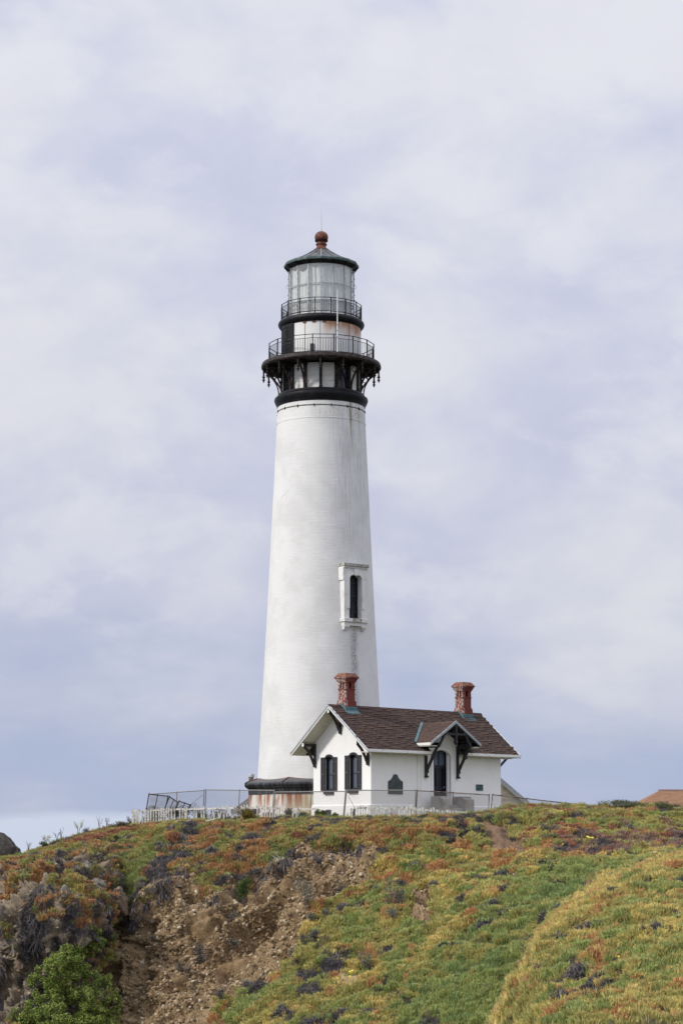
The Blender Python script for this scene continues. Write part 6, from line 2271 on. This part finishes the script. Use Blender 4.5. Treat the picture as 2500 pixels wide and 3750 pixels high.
def tall_weed(u, v, hpx, label, flower=True, seed=0, wpx=30, cat='plant', name='flowering_weed', group=None):
    p, nrm = ground(u, v)
    D = p.y - CAM[1]
    H_, W_ = hpx / FOC * D, wpx / FOC * D
    r = random.Random(seed)
    o = thing(name, p, label, cat, group)
    st_, fl = MB(), MB()
    for i in range(9 if flower else 7):
        tx, ty = r.uniform(-.5, .5) * W_, r.uniform(-.3, .3) * W_
        tz = H_ * r.uniform(.6, 1.0)
        m = (tx * .3, ty * .3, tz * .55)
        st_.tube([(0, 0, -.1), m, (tx, ty, tz)], .009, 4, .004)
        for k in range(5 if flower else 3):
            t = r.uniform(.5, 1)
            bx, by, bz = m[0] + (tx - m[0]) * t, m[1] + (ty - m[1]) * t, m[2] + (tz - m[2]) * (2 * t - 1 if t > .5 else 0)
            ex_, ey_ = bx + r.uniform(-.10, .10), by + r.uniform(-.1, .1)
            st_.tube([(bx, by, bz), (ex_, ey_, bz + r.uniform(.03, .12))], .005, 3, .003)
            if flower:
                s = r.uniform(.018, .032)
                c = Vector((ex_, ey_, bz + .09))
                for a in range(4):
                    d1 = Vector((math.cos(a * 1.57), math.sin(a * 1.57), r.uniform(-.3, .5))) * s * 1.5
                    d2 = Vector((-math.sin(a * 1.57), math.cos(a * 1.57), .3)) * s * .8
                    fl.poly([c, c + d1 * .6 + d2, c + d1 * 1.2, c + d1 * .6 - d2], [(0, 1, 2, 3)])
    st_.build('stem', 'stem_green' if flower else 'twig', o)
    if flower:
        fl.build('blossom', 'petal_pale', o)
    return o


tall_weed(288, 3062, 58, 'tall pale yellow flowering weed on the left crest', True, 1, 40)
tall_weed(168, 3100, 40, 'smaller pale yellow flowering weed at the far left crest', True, 2, 30)
tall_weed(498, 3056, 30, 'yellow flowering weed on the slope below the left fence end', True, 3, 40)
for i, (u, v, h, lab) in enumerate([(224, 3076, 44, 'forked bare twig on the left crest between the two yellow weeds'), (209, 3080, 34, 'thin dry stalk beside the forked twig on the left crest'), (364, 3040, 54, 'tallest dry stalk midway along the left crest'),
                                    (392, 3032, 38, 'dry stalk right of the tallest one on the left crest'), (105, 3122, 40, 'bent dry twig near the dark rock at far left'), (474, 3018, 30, 'crooked dead twig touching the left fence end'), (318, 3052, 34, 'dry stalk right of the tall yellow weed')]):
    tall_weed(u, v, h, lab, False, 20 + i, 24, name='dry_weed', group='dry stalks on the left crest')
tall_weed(2192, 2952, 26, 'thin dry stalk on top of the right hand crest', False, 40, 14, name='dry_weed')


def blossom(u, v, spx, mat, label, seed, cnt=3, group='small flowers in the ice plant'):
    p, nrm = ground(u, v)
    D = p.y - CAM[1]
    r = random.Random(seed)
    b = MB()
    s = spx / FOC * D * .5
    for i in range(cnt):
        c = Vector((r.uniform(-1, 1) * s * 1.5 * (cnt > 1), r.uniform(-.5, .5) * s, .17 + r.uniform(-.5, .5) * s))
        for a in range(6):
            d1 = Vector((math.cos(a * 1.047), math.sin(a * 1.047) * .6, .55 + .4 * math.sin(a * 1.047))) * s
            d2 = Vector((-math.sin(a * 1.047), math.cos(a * 1.047), .2)) * s * .45
            b.poly([c, c + d1 * .6 + d2, c + d1, c + d1 * .6 - d2], [(0, 1, 2, 3)])
        b.tube([c, c - Vector((0, 0, .2))], .006, 4)
    o = b.build('flower', [mat])
    o.location = p
    tag(o, label, 'flower', group)


for i, a in enumerate([(2154, 3119, 13, 'petal_yellow', 'bright yellow flowers, left of the pair in the right hollow'), (2168, 3116, 12, 'petal_yellow', 'bright yellow flowers, right of the pair in the right hollow'),
                       (2060, 3122, 8, 'petal_yellow', 'single yellow flower left of the pair in the right hollow'), (1774, 3064, 7, 'petal_yellow', 'yellow flower beside the dirt trail'), (2258, 3568, 13, 'petal_yellow', 'yellow flowers in the middle of the near shoulder'),
                       (2275, 3556, 9, 'petal_yellow', 'smaller yellow flowers just above those on the near shoulder'), (1290, 3598, 12, 'petal_yellow', 'yellow flowers by the little bare patch low on the slope'), (1287, 3620, 10, 'petal_yellow', 'lower yellow flower under the bare patch'),
                       (1231, 3521, 9, 'petal_yellow', 'yellow flower on the slope left of the dark grey shrub'), (1445, 3479, 8, 'petal_yellow', 'yellow flower right above the dark grey shrub'), (1180, 3492, 7, 'petal_yellow', 'small yellow flower near the cliff border'),
                       (2400, 3163, 16, 'petal_white', 'white flower cluster near the top of the right slope'), (1885, 3238, 8, 'petal_pink', 'pink flower on the upper green slope'), (1545, 3147, 8, 'petal_pink', 'pink flower below the house on the slope'),
                       (2076, 3652, 8, 'petal_pink', 'pink flower at the bottom of the near shoulder'), (877, 3720, 8, 'petal_yellow', 'yellow flower in the lowest left part of the green slope'), (2482, 3120, 8, 'petal_yellow', 'yellow flower at the right edge hollow')]):
    blossom(a[0], a[1], a[2] * 1.15, a[3], a[4], 300 + i, 2 if a[2] > 9 else 1)

# the big green bush at the lower left
bp, bn = ground(290, 3760)
bu = thing('green_bush', bp, 'large bright green leafy bush growing against the left cliff', 'bush')
def bpt(u, v, Y): return Vector(at(u, v, Y)) - bp
Y0 = bp.y - CAM[1]
cs = []
for u, v, dY, rx_, rz_ in [(330, 3420, .9, 46, 36), (300, 3470, .7, 62, 40), (250, 3500, .5, 70, 46), (360, 3460, .8, 40, 34), (200, 3540, .2, 66, 50), (270, 3570, -.1, 80, 46), (150, 3610, -.1, 64, 52),
                           (230, 3640, -.4, 80, 56), (130, 3690, -.3, 52, 56), (190, 3730, -.6, 80, 60), (310, 3640, -.3, 66, 52), (370, 3610, .2, 56, 44), (330, 3720, -.4, 74, 56), (410, 3680, .2, 44, 56), (270, 3780, -.7, 90, 60), (400, 3760, .0, 50, 40), (120, 3760, -.5, 60, 50)]:
    Yb = min(Y0 + dY - 1.2, ground(u, v)[0].y - CAM[1] - 1.25)
    q = bpt(u, v, Yb)
    k = Yb / FOC
    cs.append((q.x, q.y, q.z, rx_ * k, rx_ * k * .75, rz_ * k))
sub = []
rr = random.Random(4)
for c in cs:                                          # break every mass into leafy sprays
    for i in range(20):
        d = Vector((rr.gauss(0, 1), rr.gauss(0, 1), rr.gauss(0, 1) + .25)).normalized() * rr.uniform(.6, 1.25)
        f = rr.uniform(.18, .42)
        sub.append((c[0] + d.x * c[3] * .75, c[1] + d.y * c[4] * .75, c[2] + d.z * c[5] * .75, c[3] * f * .8, c[4] * f * .8, c[5] * f * .95))
link('crown', leaf_cloud(sub, 40000, .060, [(0.27, 0.36, 0.075), (0.37, 0.45, 0.10), (0.46, 0.51, 0.15), (0.14, 0.20, 0.045), (0.075, 0.11, 0.03)], 9, shape=1.5, up_=.30), bu)
b = MB()
for i in range(26):
    c = rr.choice(cs)
    e = Vector(c[:3]) + Vector((rr.uniform(-.5, .5) * c[3], rr.uniform(-.5, .5) * c[4], rr.uniform(-.2, .8) * c[5]))
    s = Vector((rr.uniform(-.5, .7), .2, -.2))
    m = s.lerp(e, .5) + Vector((rr.uniform(-.2, .2), .1, -.1))
    b.tube([s, m, e], .035, 5, .008)
b.build('branch', 'twig', bu)
